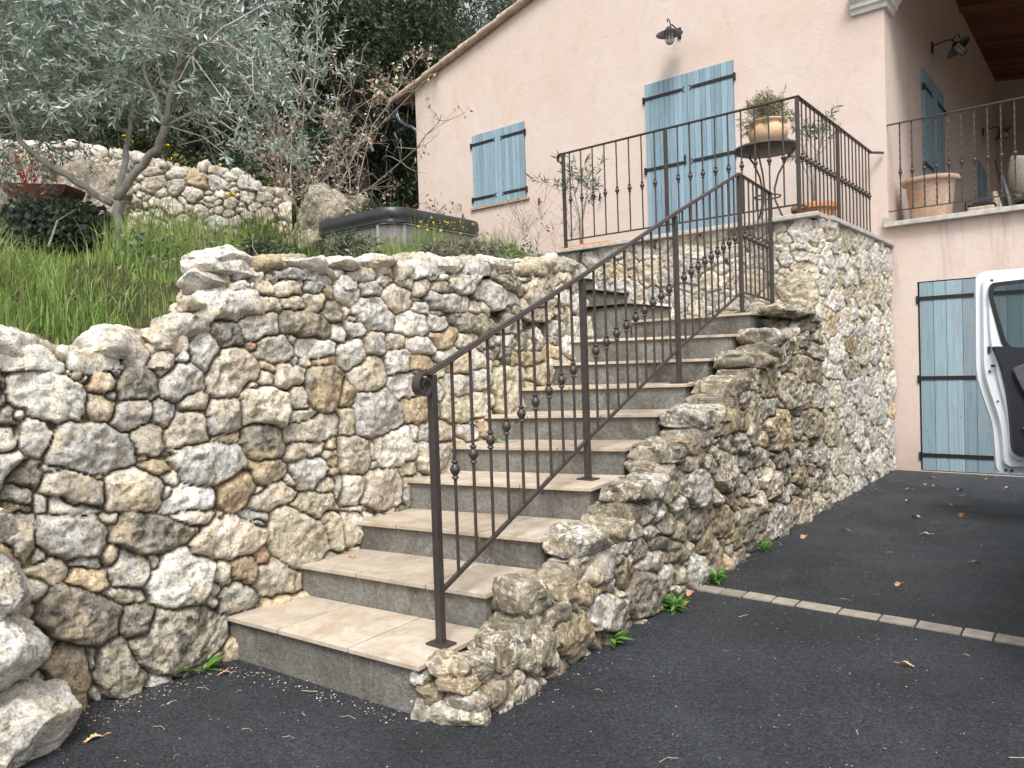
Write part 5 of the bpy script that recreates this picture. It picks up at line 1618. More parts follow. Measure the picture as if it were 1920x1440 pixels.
# dark undergrowth and leaf litter under the trees
rng = np.random.default_rng(60)
n = 60000
py = rng.uniform(-1, 16, n)
px_ = np.interp(py, UPL[:, 1], UPL[:, 0]) - .15 - rng.exponential(2.2, n)
ok = px_ > -24
px_, py = px_[ok], py[ok]
n = len(px_)
pz = terrain(px_, py)
tall = np.clip(noise3(np.c_[px_ * .8, py * .8, px_ * 0], 61) * 1.4, 0, 1) * .8
P = np.c_[px_, py, pz + rng.uniform(0, 1, n) * (.12 + tall)]
L_ = rng.uniform(.05, .13, n)
v, q, c = leaf_geo(P, rand_dir(n, rng, .3), rand_dir(n, rng, .8), L_, L_ * .5, leaf_colors(n, rng, [(.022, .04, .018), (.04, .065, .025), (.08, .095, .04), (.12, .085, .045), (.05, .04, .025)], [.3, .3, .15, .1, .15]))
tag(mesh_np('undergrowth', v, q, None, c, M_LEAF, None, smooth=False), 'dark undergrowth and leaf litter on the slope above the upper garden wall', 'undergrowth', None, 'stuff')

# ivy mound below the rusty planter
rng = np.random.default_rng(61)
iv = thing('ivy_bush', 'low mound of small dark ivy leaves spilling beside the trunk of the olive', 'ivy', (-6.6, 2.2, 2.1))
n = 9000
cs = np.array([(-6.8, 2.45, 2.50, .55, .4, .28), (-6.2, 2.45, 2.38, .42, .32, .26), (-7.1, 1.85, 2.45, .5, .45, .28), (-6.2, 1.75, 2.22, .5, .4, .26)])
k = rng.integers(0, 4, n)
d = rand_dir(n, rng, .3)
P = cs[k, :3] + d * cs[k, 3:6] * rng.uniform(.55, 1.05, (n, 1))
L_ = rng.uniform(.03, .06, n)
v, q, c = leaf_geo(P, rand_dir(n, rng, -.2) + d * .3, d + rng.normal(0, .35, (n, 3)), L_, L_ * .85, leaf_colors(n, rng, [(.03, .05, .028), (.05, .08, .045), (.08, .11, .07), (.10, .13, .10)], None, .2))
mesh_np('foliage', v, q, None, c, M_LEAF, iv, smooth=False)
m = MB()
for i in range(26):
    a = cs[rng.integers(0, 4)][:3] + rng.normal(0, .2, 3)
    b = a + np.array([rng.normal(0, .3), rng.normal(0, .3), -.35])
    m.tube([V(a), V((a + b) / 2 + rng.normal(0, .05, 3)), V(b)], [.005, .006, .008], 4, cap=False)
m.build('stems', M_TWIG, iv)

# ------------------------------------------------------------------ grass
def grass(name, label, cat, centers, per, hmin, hmax, seed, cols, w=None, spread=.10, width=.006, lean=.35, group=None):
    """centers: (n,3) tuft bases; each tuft has blades of three segments"""
    rng = np.random.default_rng(seed)
    n = len(centers) * per
    k = np.repeat(np.arange(len(centers)), per)
    hs = (rng.uniform(hmin, hmax, len(centers)) * np.clip(.85 + .75 * noise3(np.c_[centers[:, :2] * 2.3, centers[:, 0] * 0], 12), .35, 1.5))[k] * rng.uniform(.45, 1.15, n)
    B = centers[k] + np.c_[rng.normal(0, spread, (n, 2)), np.full(n, -.03)]
    an = rng.uniform(0, 2 * np.pi, n)
    out = np.c_[np.cos(an), np.sin(an), np.zeros(n)]
    ln = rng.uniform(.05, 1, n) * lean
    W_ = width * rng.uniform(.6, 1.3, n)
    sd = np.c_[-np.sin(an), np.cos(an), np.zeros(n)]
    tw = rng.normal(0, .6, n)
    sd = sd * np.cos(tw)[:, None] + out * np.sin(tw)[:, None]
    V_, Q_ = [], []
    rows = []
    for j, (t, wf) in enumerate(((0, 1), (.35, .9), (.7, .6), (1.0, .08))):
        p = B + out * (ln * t ** 2.0 * hs)[:, None] + np.array([0, 0, 1.0]) * (hs * (t - .28 * ln * t ** 3))[:, None]
        rows.append(p - sd * (W_ * wf / 2)[:, None])
        rows.append(p + sd * (W_ * wf / 2)[:, None])
    v = np.stack(rows, axis=1).reshape(-1, 3)
    b = np.arange(n)[:, None] * 8
    q = np.concatenate([b + np.array([[0, 1, 3, 2]]) + 2 * j for j in range(3)])
    cc = leaf_colors(n, rng, cols, w, .2) * rng.uniform(.8, 1.2, len(centers))[k][:, None]
    pt = np.clip(.5 + .9 * fbm(np.c_[centers[:, :2] * 1.6, centers[:, 0] * 0], 3, 19), 0, 1)[k][:, None]
    cc = cc * (1 - .5 * pt) + np.array((.38, .42, .15)) * .5 * pt * rng.uniform(.7, 1.2, (n, 1))
    cc = np.repeat(cc, 8, axis=0)
    o = mesh_np(name, v, q, None, cc, M_GRASS, None, smooth=False)
    return tag(o, label, cat, group, 'stuff')
def scatter(poly_fn, n, seed):
    rng = np.random.default_rng(seed)
    y = rng.uniform(-1.0, 9.0, n)
    d = rng.uniform(.0, 5.0, n) ** 1.0
    x = garden_x(y) - .10 - d
    ok = poly_fn(x, y, d)
    x, y = x[ok], y[ok]
    return np.c_[x, y, terrain(x, y)]
GC = [(.12, .215, .05), (.17, .285, .065), (.26, .385, .11), (.085, .14, .04), (.36, .34, .17)]
not_tub = lambda x, y: ~((x > -9.3) & (x < -7.1) & (y > 6.5)) & (y < 8.8)
c1 = scatter(lambda x, y, d: not_tub(x, y) & (noise3(np.c_[x * 1.1, y * 1.1, x * 0], 3) > -.45), 3200, 71)
grass('grass', 'short green grass covering the garden above the retaining wall', 'grass', c1, 16, .06, .15, 72, GC, [.3, .3, .15, .15, .10], spread=.07, width=.0055)
c2 = scatter(lambda x, y, d: (y < 2.4) & (d < 1.25), 16000, 73)
grass('tall_grass', 'long bright green grass hanging over the low end of the retaining wall', 'grass', c2, 14, .09, .30, 74, GC, [.22, .32, .28, .06, .12], spread=.07, width=.006, lean=.75)
cE = scatter(lambda x, y, d: (d < .30) & (y < 6.0), 9000, 75)
grass('dry_grass', 'straw-coloured tufts mixed with green along the very edge of the wall top', 'grass', cE, 12, .05, .17, 76, [(.38, .32, .18), (.26, .24, .12), (.18, .26, .07), (.46, .40, .26)], [.3, .25, .3, .15], spread=.05, width=.005, lean=1.1)
def tufts(px_list, seed, hmin, hmax, per=60, cols=GC, w=None, spread=.06, **k):
    pass
rngt = np.random.default_rng(80)
for i, (x, y, s, h, n_, lab) in enumerate([(-6.1, 4.1, .35, .60, 16, 'tall grass tuft veiling the middle of the upper garden wall'), (-5.0, 2.35, .22, .50, 12, 'leaning grass clump behind the stepped end of the wall'), (-4.3, 1.2, .3, .48, 14, 'tall grass clump near the left end of the low wall'), (-5.35, 3.35, .30, .55, 14, 'tall tuft of green grass right of the olive trunk'), (-5.0, 2.9, .22, .42, 10, 'grass tuft on the wall edge near the olive trunk'),
        (-6.4, 5.1, .34, .52, 14, 'bright green grass tuft left of the hot tub'), (-4.9, 4.6, .25, .34, 8, 'grass tuft in front of the hot tub panel'),
        (-4.55, 5.35, .18, .34, 8, 'yellowish grass tuft at the right end of the wall top'), (-6.0, 6.1, .35, .34, 12, 'grass tuft under the daisies by the hot tub'), (-5.4, 7.0, .3, .40, 10, 'grass tuft between the hot tub and the terrace railing'), (-6.5, 5.9, .35, .42, 14, 'grass tuft hiding the foot of the hot tub near its trimmed corner'), (-5.7, 5.5, .3, .36, 12, 'grass tuft on the wall top below the right end of the hot tub')]):
    cs_ = np.c_[x + rngt.normal(0, s * .5, n_), y + rngt.normal(0, s * .5, n_)]
    cs_ = np.c_[cs_, terrain(cs_[:, 0], cs_[:, 1])]
    o = grass('grass_tuft', lab, 'grass tuft', cs_, 55, h * .7, h, 81 + i, GC, [.15, .35, .35, .05, .10], spread=.05, width=.007, lean=.5, group='grass tufts in the garden')
# weeds and low leafy cover along the wall top (grey-green)
c3 = scatter(lambda x, y, d: (y > 1.9) & (y < 6.8) & (d < 1.3) & (noise3(np.c_[x * 2.1, y * 2.1, x * 0], 13) > -.25), 700, 91)
rng = np.random.default_rng(92)
n = len(c3) * 34
k = np.repeat(np.arange(len(c3)), 34)
P = c3[k] + np.c_[rng.normal(0, .07, (n, 2)), rng.uniform(0, .20, n)]
L_ = rng.uniform(.02, .05, n)
v, q, c = leaf_geo(P, rand_dir(n, rng, .6), rand_dir(n, rng, 1.0), L_, L_ * .42, leaf_colors(n, rng, [(.07, .11, .05), (.12, .16, .09), (.19, .21, .14), (.24, .20, .13)], [.35, .35, .2, .1]))
tag(mesh_np('ground_cover', v, q, None, c, M_LEAF, None, smooth=False), 'grey-green low weeds along the top of the retaining wall', 'ground cover', None, 'stuff')

# low grey-green shrublets between the grass and the wall top
_low = [(-4.35, 3.55, .24, 'dark', 'small dark green shrublet just behind the wall top left of the hot tub'), (-4.15, 4.3, .20, 'grey', 'grey dry cushion plant on the wall top below the hot tub'),
        (-4.4, 5.0, .22, 'grey', 'grey-green cushion plant on the wall top below the right end of the hot tub'), (-4.2, 2.75, .16, 'dark', 'small dark plant on the wall top right of the stepped end'), (-4.5, 5.55, .18, 'green', 'pale green low plant near the end of the retaining wall')]

# flowering stems
def flower_plant(name, label, x, y, h, n, seed, spread=.25, heads=3, hcol=(.75, .55, .02), z=None, stemc=None, group=None, lean=0.0, headr=.016, leaves=True, cat='flowering plant', grey=False):
    rng = np.random.default_rng(seed)
    z0 = tz(x, y) if z is None else z
    t = thing(name, label, cat, (x, y, z0), 0, group)
    m = MB()
    H_, LFP, LFD = [], [], []
    for i in range(n):
        p = np.array([x, y, z0]) + np.r_[rng.normal(0, spread * .3, 2), 0]
        L_ = h * rng.uniform(.6, 1.05)
        d = np.array([rng.normal(lean, .22), rng.normal(0, .22), 1.0])
        mid = p + d * L_ * .5 + rng.normal(0, .02, 3)
        e = p + d * L_ + np.r_[rng.normal(0, spread * .4, 2), 0]
        m.tube([V(p), V(mid), V(e)], [.0035, .0028, .0018], 4, cap=False)
        H_.append(e)
        for b in range(heads):
            tt = rng.uniform(.45, .9)
            s = p + (e - p) * tt
            e2 = s + np.r_[rng.normal(0, .10, 2), rng.uniform(.06, .20)] * (h / .6)
            m.tube([V(s), V((s + e2) / 2 + np.array([0, 0, -.01])), V(e2)], [.0022, .0018, .0012], 3, cap=False)
            H_.append(e2)
        for b in range(7):
            LFP.append(p + (e - p) * rng.uniform(0, .6))
            LFD.append(rng.normal(0, 1, 3) + np.array([0, 0, .3]))
    m.build('stems', stemc or M_STEM, t)
    if leaves:
        nl = len(LFP)
        L_ = rng.uniform(.03, .07, nl)
        v, q, c = leaf_geo(LFP, LFD, rand_dir(nl, rng, 1), L_, L_ * .3, leaf_colors(nl, rng, [(.10, .15, .05), (.16, .2, .08)]))
        mesh_np('leaves', v, q, None, c, M_LEAF, t, smooth=False)
    if hcol is not None:
        vs, ts, cs_ = [], [], []
        b = 0
        for hp_ in H_:
            if rng.random() < .25: continue
            nrm = rand_dir(1, rng, 1.0)[0]
            a1 = np.cross(nrm, [0, .3, 1.0]); a1 /= np.linalg.norm(a1)
            a2 = np.cross(nrm, a1)
            r = headr * rng.uniform(.7, 1.2)
            vs.append(hp_ + nrm * r * .25); cs_.append(np.array(hcol) * .8)
            for j in range(10):
                a = j * math.pi / 5
                rr = r * (1 if j % 2 else .72)
                vs.append(hp_ + (a1 * math.cos(a) + a2 * math.sin(a)) * rr); cs_.append(np.array(hcol))
            for j in range(10): ts.append((b, b + 1 + j, b + 1 + (j + 1) % 10))
            b += 11
        if vs: mesh_np('flower_heads', np.array(vs), None, np.array(ts), np.array(cs_), M_PETAL, t, smooth=False)
    return t
YEL = (.80, .58, .02)
for i, (x, y, h, n_, lab) in enumerate([(-6.05, 6.05, .50, 7, 'yellow daisies in front of the right side of the hot tub cover'), (-5.75, 6.3, .48, 6, 'yellow daisies at the right corner of the hot tub'),
        (-5.6, 5.0, .30, 5, 'yellow daisies low in the grass below the hot tub'), (-6.0, 3.1, .55, 4, 'yellow flowering weed just right of the olive trunk')]):
    flower_plant('yellow_daisies', lab, x, y, h, n_, 100 + i, hcol=YEL, group='yellow daisies in the garden')
for i, (px, d, lab) in enumerate([(275, 11.35, 'yellow wildflowers on the garden wall left of the leaning olive limb'), (345, 11.3, 'yellow wildflowers on the garden wall just right of the leaning olive limb'), (470, 11.2, 'few yellow wildflowers near the right end of the garden wall'), (15, 10.5, 'yellow wildflowers by the sloping boulder at the left edge')]):
    x, y = atp(px, d + .5)
    flower_plant('yellow_wildflowers', lab, x, y, .32, 9, 110 + i, spread=.7, hcol=YEL, z=tz(x, y), headr=.026, group='yellow wildflowers on the garden wall')
for i, (x, y, h, lab) in enumerate([(-5.35, 7.15, .95, 'tall thin dry weed stems in front of the lower wall under the window'), (-5.0, 7.1, .85, 'branching dry weed left of the terrace railing post'), (-6.0, 7.6, .80, 'dry weed stems with pale seed heads by the hot tub corner')]):
    flower_plant('dry_weed', lab, x, y, h, 6, 120 + i, spread=.3, heads=6, hcol=(.22, .20, .10), headr=.011, stemc=M_TWIG, group='dry weeds in front of the house', cat='weed')
flower_plant('thorny_shoot', 'two dark leafless shoots standing in the grass right of the olive trunk', -5.1, 3.15, 1.2, 3, 131, spread=.2, heads=3, hcol=None, stemc=M_TWIG, leaves=False, cat='shoot')
flower_plant('spurge', 'lime yellow spurge flower heads in the grass at the left edge', -4.7, 1.25, .35, 5, 132, spread=.7, heads=0, hcol=(.45, .62, .05), headr=.030, cat='flowering plant')

# rusty half-round planter with red shoots
pl = thing('rusty_planter', 'rusted half-round steel trough among the ivy at the left', 'planter', (-7.75, 2.8, 2.75))
m = MB()
n_ = 16
dirx = V((.777, .629, 0))
dy_ = V((-.629, .777, 0))
vs, fs = [], []
for s_ in (-1, 1):
    for k in range(n_ + 1):
        a = math.pi + math.pi * k / n_
        u = .30 * math.cos(a)
        w = .17 * math.sin(a)
        vs.append(V((-7.75, 2.8, 3.10)) + dirx * u + dy_ * (.16 * s_) + V((0, 0, w - .06 * (u + .3))))
for k in range(n_): fs.append((k, k + 1, n_ + 1 + k + 1, n_ + 1 + k))
fs.append(tuple(range(n_ + 1)))
fs.append(tuple(reversed(range(n_ + 1, 2 * n_ + 2))))
m.add(vs, fs)
pb = m.build('trough', M_RUST, pl)
m = MB()
m.prism([(-7.75 + dirx.x * a + dy_.x * b, 2.8 + dirx.y * a + dy_.y * b) for a, b in ((-.27, -.15), (.27, -.15), (.27, .15), (-.27, .15))], 3.02, 3.045, 'xy')
m.build('soil', M_SOIL, pl)
rng = np.random.default_rng(66)
t = thing('red_plant', 'small bright red-leaved plant growing in the rusty trough', 'plant', (-7.83, 2.74, 3.05))
m = MB()
pts = []
for i in range(16):
    p = np.array([-7.83, 2.74, 3.03]) + np.r_[rng.normal(0, .05, 2), 0]
    e = p + np.array([rng.normal(0, .12), rng.normal(0, .1), rng.uniform(.16, .42)])
    m.tube([V(p), V((p + e) / 2 + rng.normal(0, .02, 3)), V(e)], [.004, .003, .002], 4, cap=False)
    for j in range(9): pts.append(p + (e - p) * rng.uniform(.3, 1) + rng.normal(0, .012, 3))
m.build('stems', mat_simple('red stem', (.25, .02, .02), .7, 0, .2, 20, 0), t)
pts = np.array(pts)
L_ = rng.uniform(.02, .045, len(pts))
v, q, c = leaf_geo(pts, rand_dir(len(pts), rng, .5), rand_dir(len(pts), rng), L_, L_ * .6, leaf_colors(len(pts), rng, [(.38, .015, .03), (.52, .03, .05), (.25, .01, .02)]))
mesh_np('leaves', v, q, None, c, M_PETAL, t, smooth=False)

# ------------------------------------------------------------------ hot tub
tub = thing('hot_tub', 'square grey clad hot tub closed with a black quilted vinyl cover beside the house', 'hot tub', (-8.22, 7.6, 2.35))
def rounded(x0, x1, y0, y1, r, n=7):
    out = []
    for (cx_, cy_, a0) in ((x1 - r, y0 + r, -90), (x1 - r, y1 - r, 0), (x0 + r, y1 - r, 90), (x0 + r, y0 + r, 180)):
        for k in range(n + 1):
            a = math.radians(a0 + 90 * k / n)
            out.append((cx_ + r * math.cos(a), cy_ + r * math.sin(a)))
    return out
tx0, tx1, ty0, ty1 = -8.95, -7.30, 6.68, 8.50
m = MB()
R_ = rounded(tx0 + .04, tx1 - .04, ty0 + .04, ty1 - .04, .24, 8)
m.prism(R_, 2.3, 3.20, 'xy')
cab = m.build('cabinet', M_CABINET, tub)
# vertical boards as shallow ribs on the cabinet
m = MB()
for i in range(len(R_)):
    a, b = V((*R_[i], 0)), V((*R_[(i + 1) % len(R_)], 0))
    L_ = (b - a).length
    k = max(1, int(L_ / .085))
    for j in range(k):
        p, q2 = a.lerp(b, (j + .06) / k), a.lerp(b, (j + .94) / k)
        d = (b - a).normalized()
        o_ = V((d.y, -d.x, 0)) * .006
        m.prism([(p.x, p.y), (q2.x, q2.y), (q2.x + o_.x, q2.y + o_.y), (p.x + o_.x, p.y + o_.y)], 2.32, 3.18, 'xy')
m.build('cladding', M_CABINET, cab)
for (cx_, cy_) in ((-7.35, 6.93), (-7.60, 6.715)):
    m = MB()
    m.box((cx_, cy_, 2.76), (.05, .05, .88))
    m.build('corner_trim', M_CABTRIM, tub, bevel=.01)
m = MB()
R2 = rounded(tx0 - .0, tx1 + .0, ty0 - .0, ty1 + .0, .26, 8)
m.prism(rounded(tx0 + .01, tx1 - .01, ty0 + .01, ty1 - .01, .25, 8), 3.195, 3.225, 'xy')
m.build('rim', M_CABTRIM, tub)
vs, fs = [], []
prof = [(-.004, 3.205), (.012, 3.215), (.006, 3.26), (.02, 3.29), (.022, 3.33), (.018, 3.38), (.0, 3.405), (-.05, 3.42)]
N_ = len(R2)
cxy = V(((tx0 + tx1) / 2, (ty0 + ty1) / 2, 0))
for (o_, z) in prof:
    for i, p in enumerate(R2):
        d = (V((*p, 0)) - cxy).normalized()
        wv = .008 * math.sin(i * 1.7 + z * 40)
        vs.append(V((*p, 0)) + d * (o_ + wv * (z < 3.3)) + V((0, 0, z + (.006 * math.sin(i * .9) if z < 3.25 else 0))))
for j in range(len(prof) - 1):
    for i in range(N_): fs.append((j * N_ + i, j * N_ + (i + 1) % N_, (j + 1) * N_ + (i + 1) % N_, (j + 1) * N_ + i))
fs.append(tuple((len(prof) - 1) * N_ + i for i in range(N_)))
m = MB()
m.add(vs, fs)
m.build('cover', M_VINYL, tub, smooth=True, auto=35)
m = MB()
m.box((-7.9, 6.69, 2.82), (.10, .04, .12))
m.build('vent', M_TRIM, tub, bevel=.01)

# ------------------------------------------------------------------ terrace furniture and pots
tab = thing('bistro_table', 'small round grey metal bistro table on curved legs behind the terrace railing', 'table', (-2.78, 7.6, 2.505))
m = MB()
m.lathe([(0, .86), (.30, .86), (.315, .868), (.315, .885), (.305, .89), (0, .89)], (-2.78, 7.6, 2.505), 36)
m.build('tabletop', M_TABLE, tab, smooth=True, auto=40)
for k in range(3):
    a = 2 * math.pi * k / 3 + .5
    m = MB()
    pts = []
    for (r, z) in ((.27, .86), (.20, .78), (.11, .62), (.07, .48), (.075, .36), (.13, .22), (.22, .08), (.27, 0.005)):
        pts.append((-2.78 + r * math.cos(a), 7.6 + r * math.sin(a), 2.505 + z))
    m.tube(pts, .0095, 8)
    m.build('leg', M_TABLE, tab, smooth=True)
m = MB()
pts = [(-2.78 + .125 * math.cos(t_), 7.6 + .125 * math.sin(t_), 2.505 + .40) for t_ in np.linspace(0, 2 * math.pi, 25)]
m.tube(pts, .008, 6, cap=False)
m.build('ring', M_TABLE, tab, smooth=True)

def pot(name, label, loc, prof, mat, n=36, wob=0.0, cat='plant pot', soil=None, group=None):
    t = thing(name, label, cat, loc, 0, group)
    m = MB()
    m.lathe(prof, loc, n, wob=wob)
    m.build('bowl', mat, t, smooth=True, auto=50)
    if soil:
        m = MB()
        m.lathe([(0, soil[1] + .01), (soil[0] * .6, soil[1] + .008), (soil[0], soil[1])], loc, 24)
        m.build('soil', M_SOIL, t, smooth=True)
    return t
bx, by, bz = -2.75, 7.58, 3.396
pot('bowl_pot', 'round-bellied ochre clay pot on the bistro table', (bx, by, bz),
    [(0, 0), (.10, 0), (.135, .02), (.178, .07), (.192, .12), (.182, .17), (.160, .20), (.163, .215), (.178, .222), (.182, .236), (.172, .247), (.155, .245), (.148, .22), (.140, .20)], M_POT, soil=(.15, .21))
def bush(name, label, c, r, n_st, n_lf, seed, cols, w=None, leaf=(.012, .026), wid=.4, stem=M_TWIG, cat='potted plant', zlow=-.25, base_r=.08):
    rng = np.random.default_rng(seed)
    t = thing(name, label, cat, (c[0], c[1], c[2]))
    m = MB()
    P = []
    for i in range(n_st):
        d = rand_dir(1, rng, .9)[0]
        if d[2] < zlow: d[2] = zlow
        e = np.array(c) + d * np.array(r) * rng.uniform(.7, 1.05)
        s = np.array(c) + np.r_[rng.normal(0, base_r, 2), 0]
        md = (s + e) / 2 + rng.normal(0, .02, 3)
        m.tube([V(s), V(md), V(e)], [.004, .003, .0015], 4, cap=False)
        for b in range(3):
            q0 = s + (e - s) * rng.uniform(.4, .9)
            e2 = q0 + rng.normal(0, .35, 3) * np.array(r) * .5
            m.tube([V(q0), V(e2)], [.0022, .0012], 3, cap=False)
            P.append((q0, e2))
        P.append((md, e))
    m.build('stems', stem, t)
    k = rng.integers(0, len(P), n_lf)
    A, B = np.array([p[0] for p in P])[k], np.array([p[1] for p in P])[k]
    pp = A + (B - A) * rng.uniform(.25, 1.0, (n_lf, 1)) + rng.normal(0, .006, (n_lf, 3))
    D = (B - A) / np.maximum(np.linalg.norm(B - A, axis=1), 1e-6)[:, None] + rng.normal(0, .6, (n_lf, 3))
    L_ = rng.uniform(leaf[0], leaf[1], n_lf)
    v, q, cc = leaf_geo(pp, D, rand_dir(n_lf, rng, .5), L_, L_ * wid, leaf_colors(n_lf, rng, cols, w, .2))
    mesh_np('foliage', v, q, None, cc, M_LEAF, t, smooth=False)
    return t
bush('clipped_shrub', 'rounded grey-olive shrublet growing in the ochre pot on the bistro table', (bx - .02, by, bz + .25), (.29, .29, .32), 120, 7500, 141,
     [(.20, .19, .09), (.30, .27, .14), (.13, .13, .06), (.38, .34, .20)], base_r=.06)
for i, (x, y, r_, kd, lab) in enumerate(_low):
    cl_ = {'dark': [(.05, .09, .035), (.08, .13, .05), (.12, .17, .08)], 'grey': [(.20, .20, .14), (.28, .26, .20), (.14, .15, .09)], 'green': [(.16, .24, .07), (.24, .32, .11)]}[kd]
    bush('low_shrub', lab, (x, y, tz(x, y) + .02), (r_ * 1.3, r_ * 1.3, r_), 70, 2600, 170 + i, cl_, leaf=(.018, .045), wid=.35, cat='shrub', zlow=.05, base_r=.10)['group'] = 'low shrublets on the wall top'
pot('flower_pot', 'orange terracotta pot on the terrace floor by the facade corner', (-2.62, 8.55, 2.505),
    [(0, 0), (.15, 0), (.20, .28), (.205, .36), (.235, .37), (.24, .41), (.23, .43), (.205, .43), (.195, .38), (.19, .36)], M_POT3, soil=(.2, .38))
def oleander(label, c, h, n_st, seed, spread, dens=26, zc=.35, group='oleanders on the terrace'):
    rng = np.random.default_rng(seed)
    t = thing('oleander', label, 'potted plant', c, 0, group)
    m = MB()
    LP_, LD_ = [], []
    for i in range(n_st):
        a = 2 * math.pi * i / n_st + rng.normal(0, .4)
        d = np.array([math.cos(a) * spread, math.sin(a) * spread, 1.0])
        s = np.array(c) + np.array([math.cos(a), math.sin(a), 0]) * .015
        L_ = h * rng.uniform(.7, 1.05)
        p1 = s + np.array([0, 0, 1]) * L_ * .35 + d * .02
        p2 = p1 + d * L_ * .35
        p3 = p2 + d * L_ * .35 + rng.normal(0, .03, 3)
        m.tube([V(s), V(p1), V(p2), V(p3)], [.009, .0075, .005, .003], 6)
        br = [(p2, p3)]
        for b in range(3):
            e = p2 + (d * .5 + rng.normal(0, .5, 3) * np.array([1, 1, .5])) * L_ * .35
            m.tube([V(p1 + (p2 - p1) * rng.uniform(.5, 1)), V(e)], [.004, .0025], 4)
            br.append((p2, e))
        for (x0_, x1_) in br:
            for j in range(dens):
                tt = rng.uniform(zc, 1.05)
                LP_.append(x0_ + (x1_ - x0_) * tt)
                LD_.append((x1_ - x0_) / np.linalg.norm(x1_ - x0_) * .7 + rng.normal(0, .6, 3))
    m.build('stems', M_BARK_O, t, smooth=True)
    nn = len(LP_)
    L_ = rng.uniform(.06, .12, nn)
    v, q, cc = leaf_geo(LP_, LD_, rand_dir(nn, rng, .6), L_, L_ * .16, leaf_colors(nn, rng, [(.07, .11, .06), (.12, .17, .10), (.20, .24, .17)], None, .2), .2)
    mesh_np('foliage', v, q, None, cc, M_LEAF, t, smooth=False)
oleander('tall thin oleander in the orange pot behind the corner of the terrace railing', (-2.62, 8.55, 2.89), 1.05, 4, 151, .42)
oleander('small oleander behind the left end post of the terrace railing', (-4.62, 7.0, 2.56), .92, 4, 152, .38, 22)
tr = thing('clay_trough', 'low orange clay trough at the left end of the terrace', 'plant pot', (-4.55, 6.98, 2.505))
m = MB()
m.b3(-4.85, -4.18, 6.86, 7.10, 2.506, 2.58)
m.build('trough', M_POT3, tr, bevel=.015)
# big pot and clutter in the loggia
pot('large_pot', 'large limed terracotta pot standing inside the loggia railing', (-1.68, 9.62, 2.70),
    [(0, 0), (.185, 0), (.20, .05), (.245, .46), (.250, .475), (.285, .48), (.295, .50), (.285, .525), (.262, .53), (.245, .51), (.235, .42), (0, .40)], M_POT2, 40, .006)
bx_t = thing('storage_box', 'low dark-lidded beige box on the loggia floor', 'box', (-1.22, 9.9, 2.70))
m = MB()
m.b3(-1.35, -1.10, 9.78, 10.0, 2.705, 2.885)
m.build('box', M_BEIGE, bx_t, bevel=.015)
m = MB()
m.b3(-1.355, -1.095, 9.775, 10.005, 2.886, 2.91)
m.box((-1.22, 9.86, 2.925), (.17, .10, .028))
m.build('lid', M_BLACK, bx_t, bevel=.012)
m = MB()
m.tube([(-1.372, 9.79, 2.71), (-1.372, 9.79, 2.94), (-1.315, 9.79, 2.95)], .008, 8)
m.build('handle', M_BLACK, bx_t, smooth=True)
um = thing('folded_parasol', 'dark folded parasol pole leaning against the end wall of the loggia', 'parasol', (-1.0, 10.3, 2.7))
m = MB()
m.tube([(-1.00, 10.3, 2.71), (-1.16, 10.5, 3.50)], .013, 10)
m.build('pole', M_BLACK, um, smooth=True)
m = MB()
m.tube([(-.97, 10.3, 2.71), (-1.03, 10.38, 3.05), (-1.10, 10.46, 3.36)], [.026, .024, .010], 9)
m.build('canopy', M_TRIM2, um, smooth=True)
brm = thing('straw_bundle', 'bundle of pale straw leaning beside the dark-lidded box in the loggia', 'bundle', (-1.09, 10.05, 2.7))
m = MB()
rs = random.Random(8)
for i in range(46):
    x = -1.06 + rs.uniform(-.06, .06)
    m.tube([(x, 10.05 + rs.uniform(-.03, .03), 2.71), (-1.13 + rs.uniform(-.02, .02), 10.12, 3.00 + rs.uniform(-.04, .08))], .0045, 4)
m.build('straw', M_WICKER, brm)
ch = thing('garden_chair', 'pale round-backed garden chair on a dark wire frame in the loggia', 'chair', (-.68, 10.6, 2.7))
m = MB()
vs, fs = [], []
for i in range(9):
    for k in range(13):
        a = math.pi * (.12 + .76 * k / 12) + math.pi * .5
        r = .36 + .03 * math.sin(i / 8 * math.pi)
        z = 3.12 + i * .055 + .10 * math.sin(math.pi * k / 12)
        vs.append((-.66 + r * math.cos(a), 10.6 + r * math.sin(a), z - .13))
for i in range(8):
    for k in range(12): fs.append((i * 13 + k, i * 13 + k + 1, i * 13 + 14 + k, i * 13 + 13 + k))
m.add(vs, fs)
bk = m.build('backrest', M_WICKER, ch, smooth=True)
sm = bk.modifiers.new('thickness', 'SOLIDIFY')
sm.thickness = .03
m = MB()
m.lathe([(0, .0), (.32, 0), (.34, .03), (.32, .06), (0, .06)], (-.66, 10.6, 2.98), 24)
m.build('seat', M_WICKER, ch, smooth=True, auto=40)
for k in range(4):
    a = math.pi / 4 + k * math.pi / 2
    m = MB()
    m.tube([(-.66 + .28 * math.cos(a), 10.6 + .28 * math.sin(a), 2.98), (-.66 + .34 * math.cos(a), 10.6 + .34 * math.sin(a), 2.705)], .013, 8)
    m.build('leg', M_BLACK, ch, smooth=True)
m = MB()
for z, r in ((2.85, .33), (2.95, .31)):
    m.tube([(-.66 + r * math.cos(t_), 10.6 + r * math.sin(t_), z - .02) for t_ in np.linspace(0, 2 * math.pi, 21)], .007, 5, cap=False)
m.build('wire_frame', M_BLACK, ch, smooth=True)

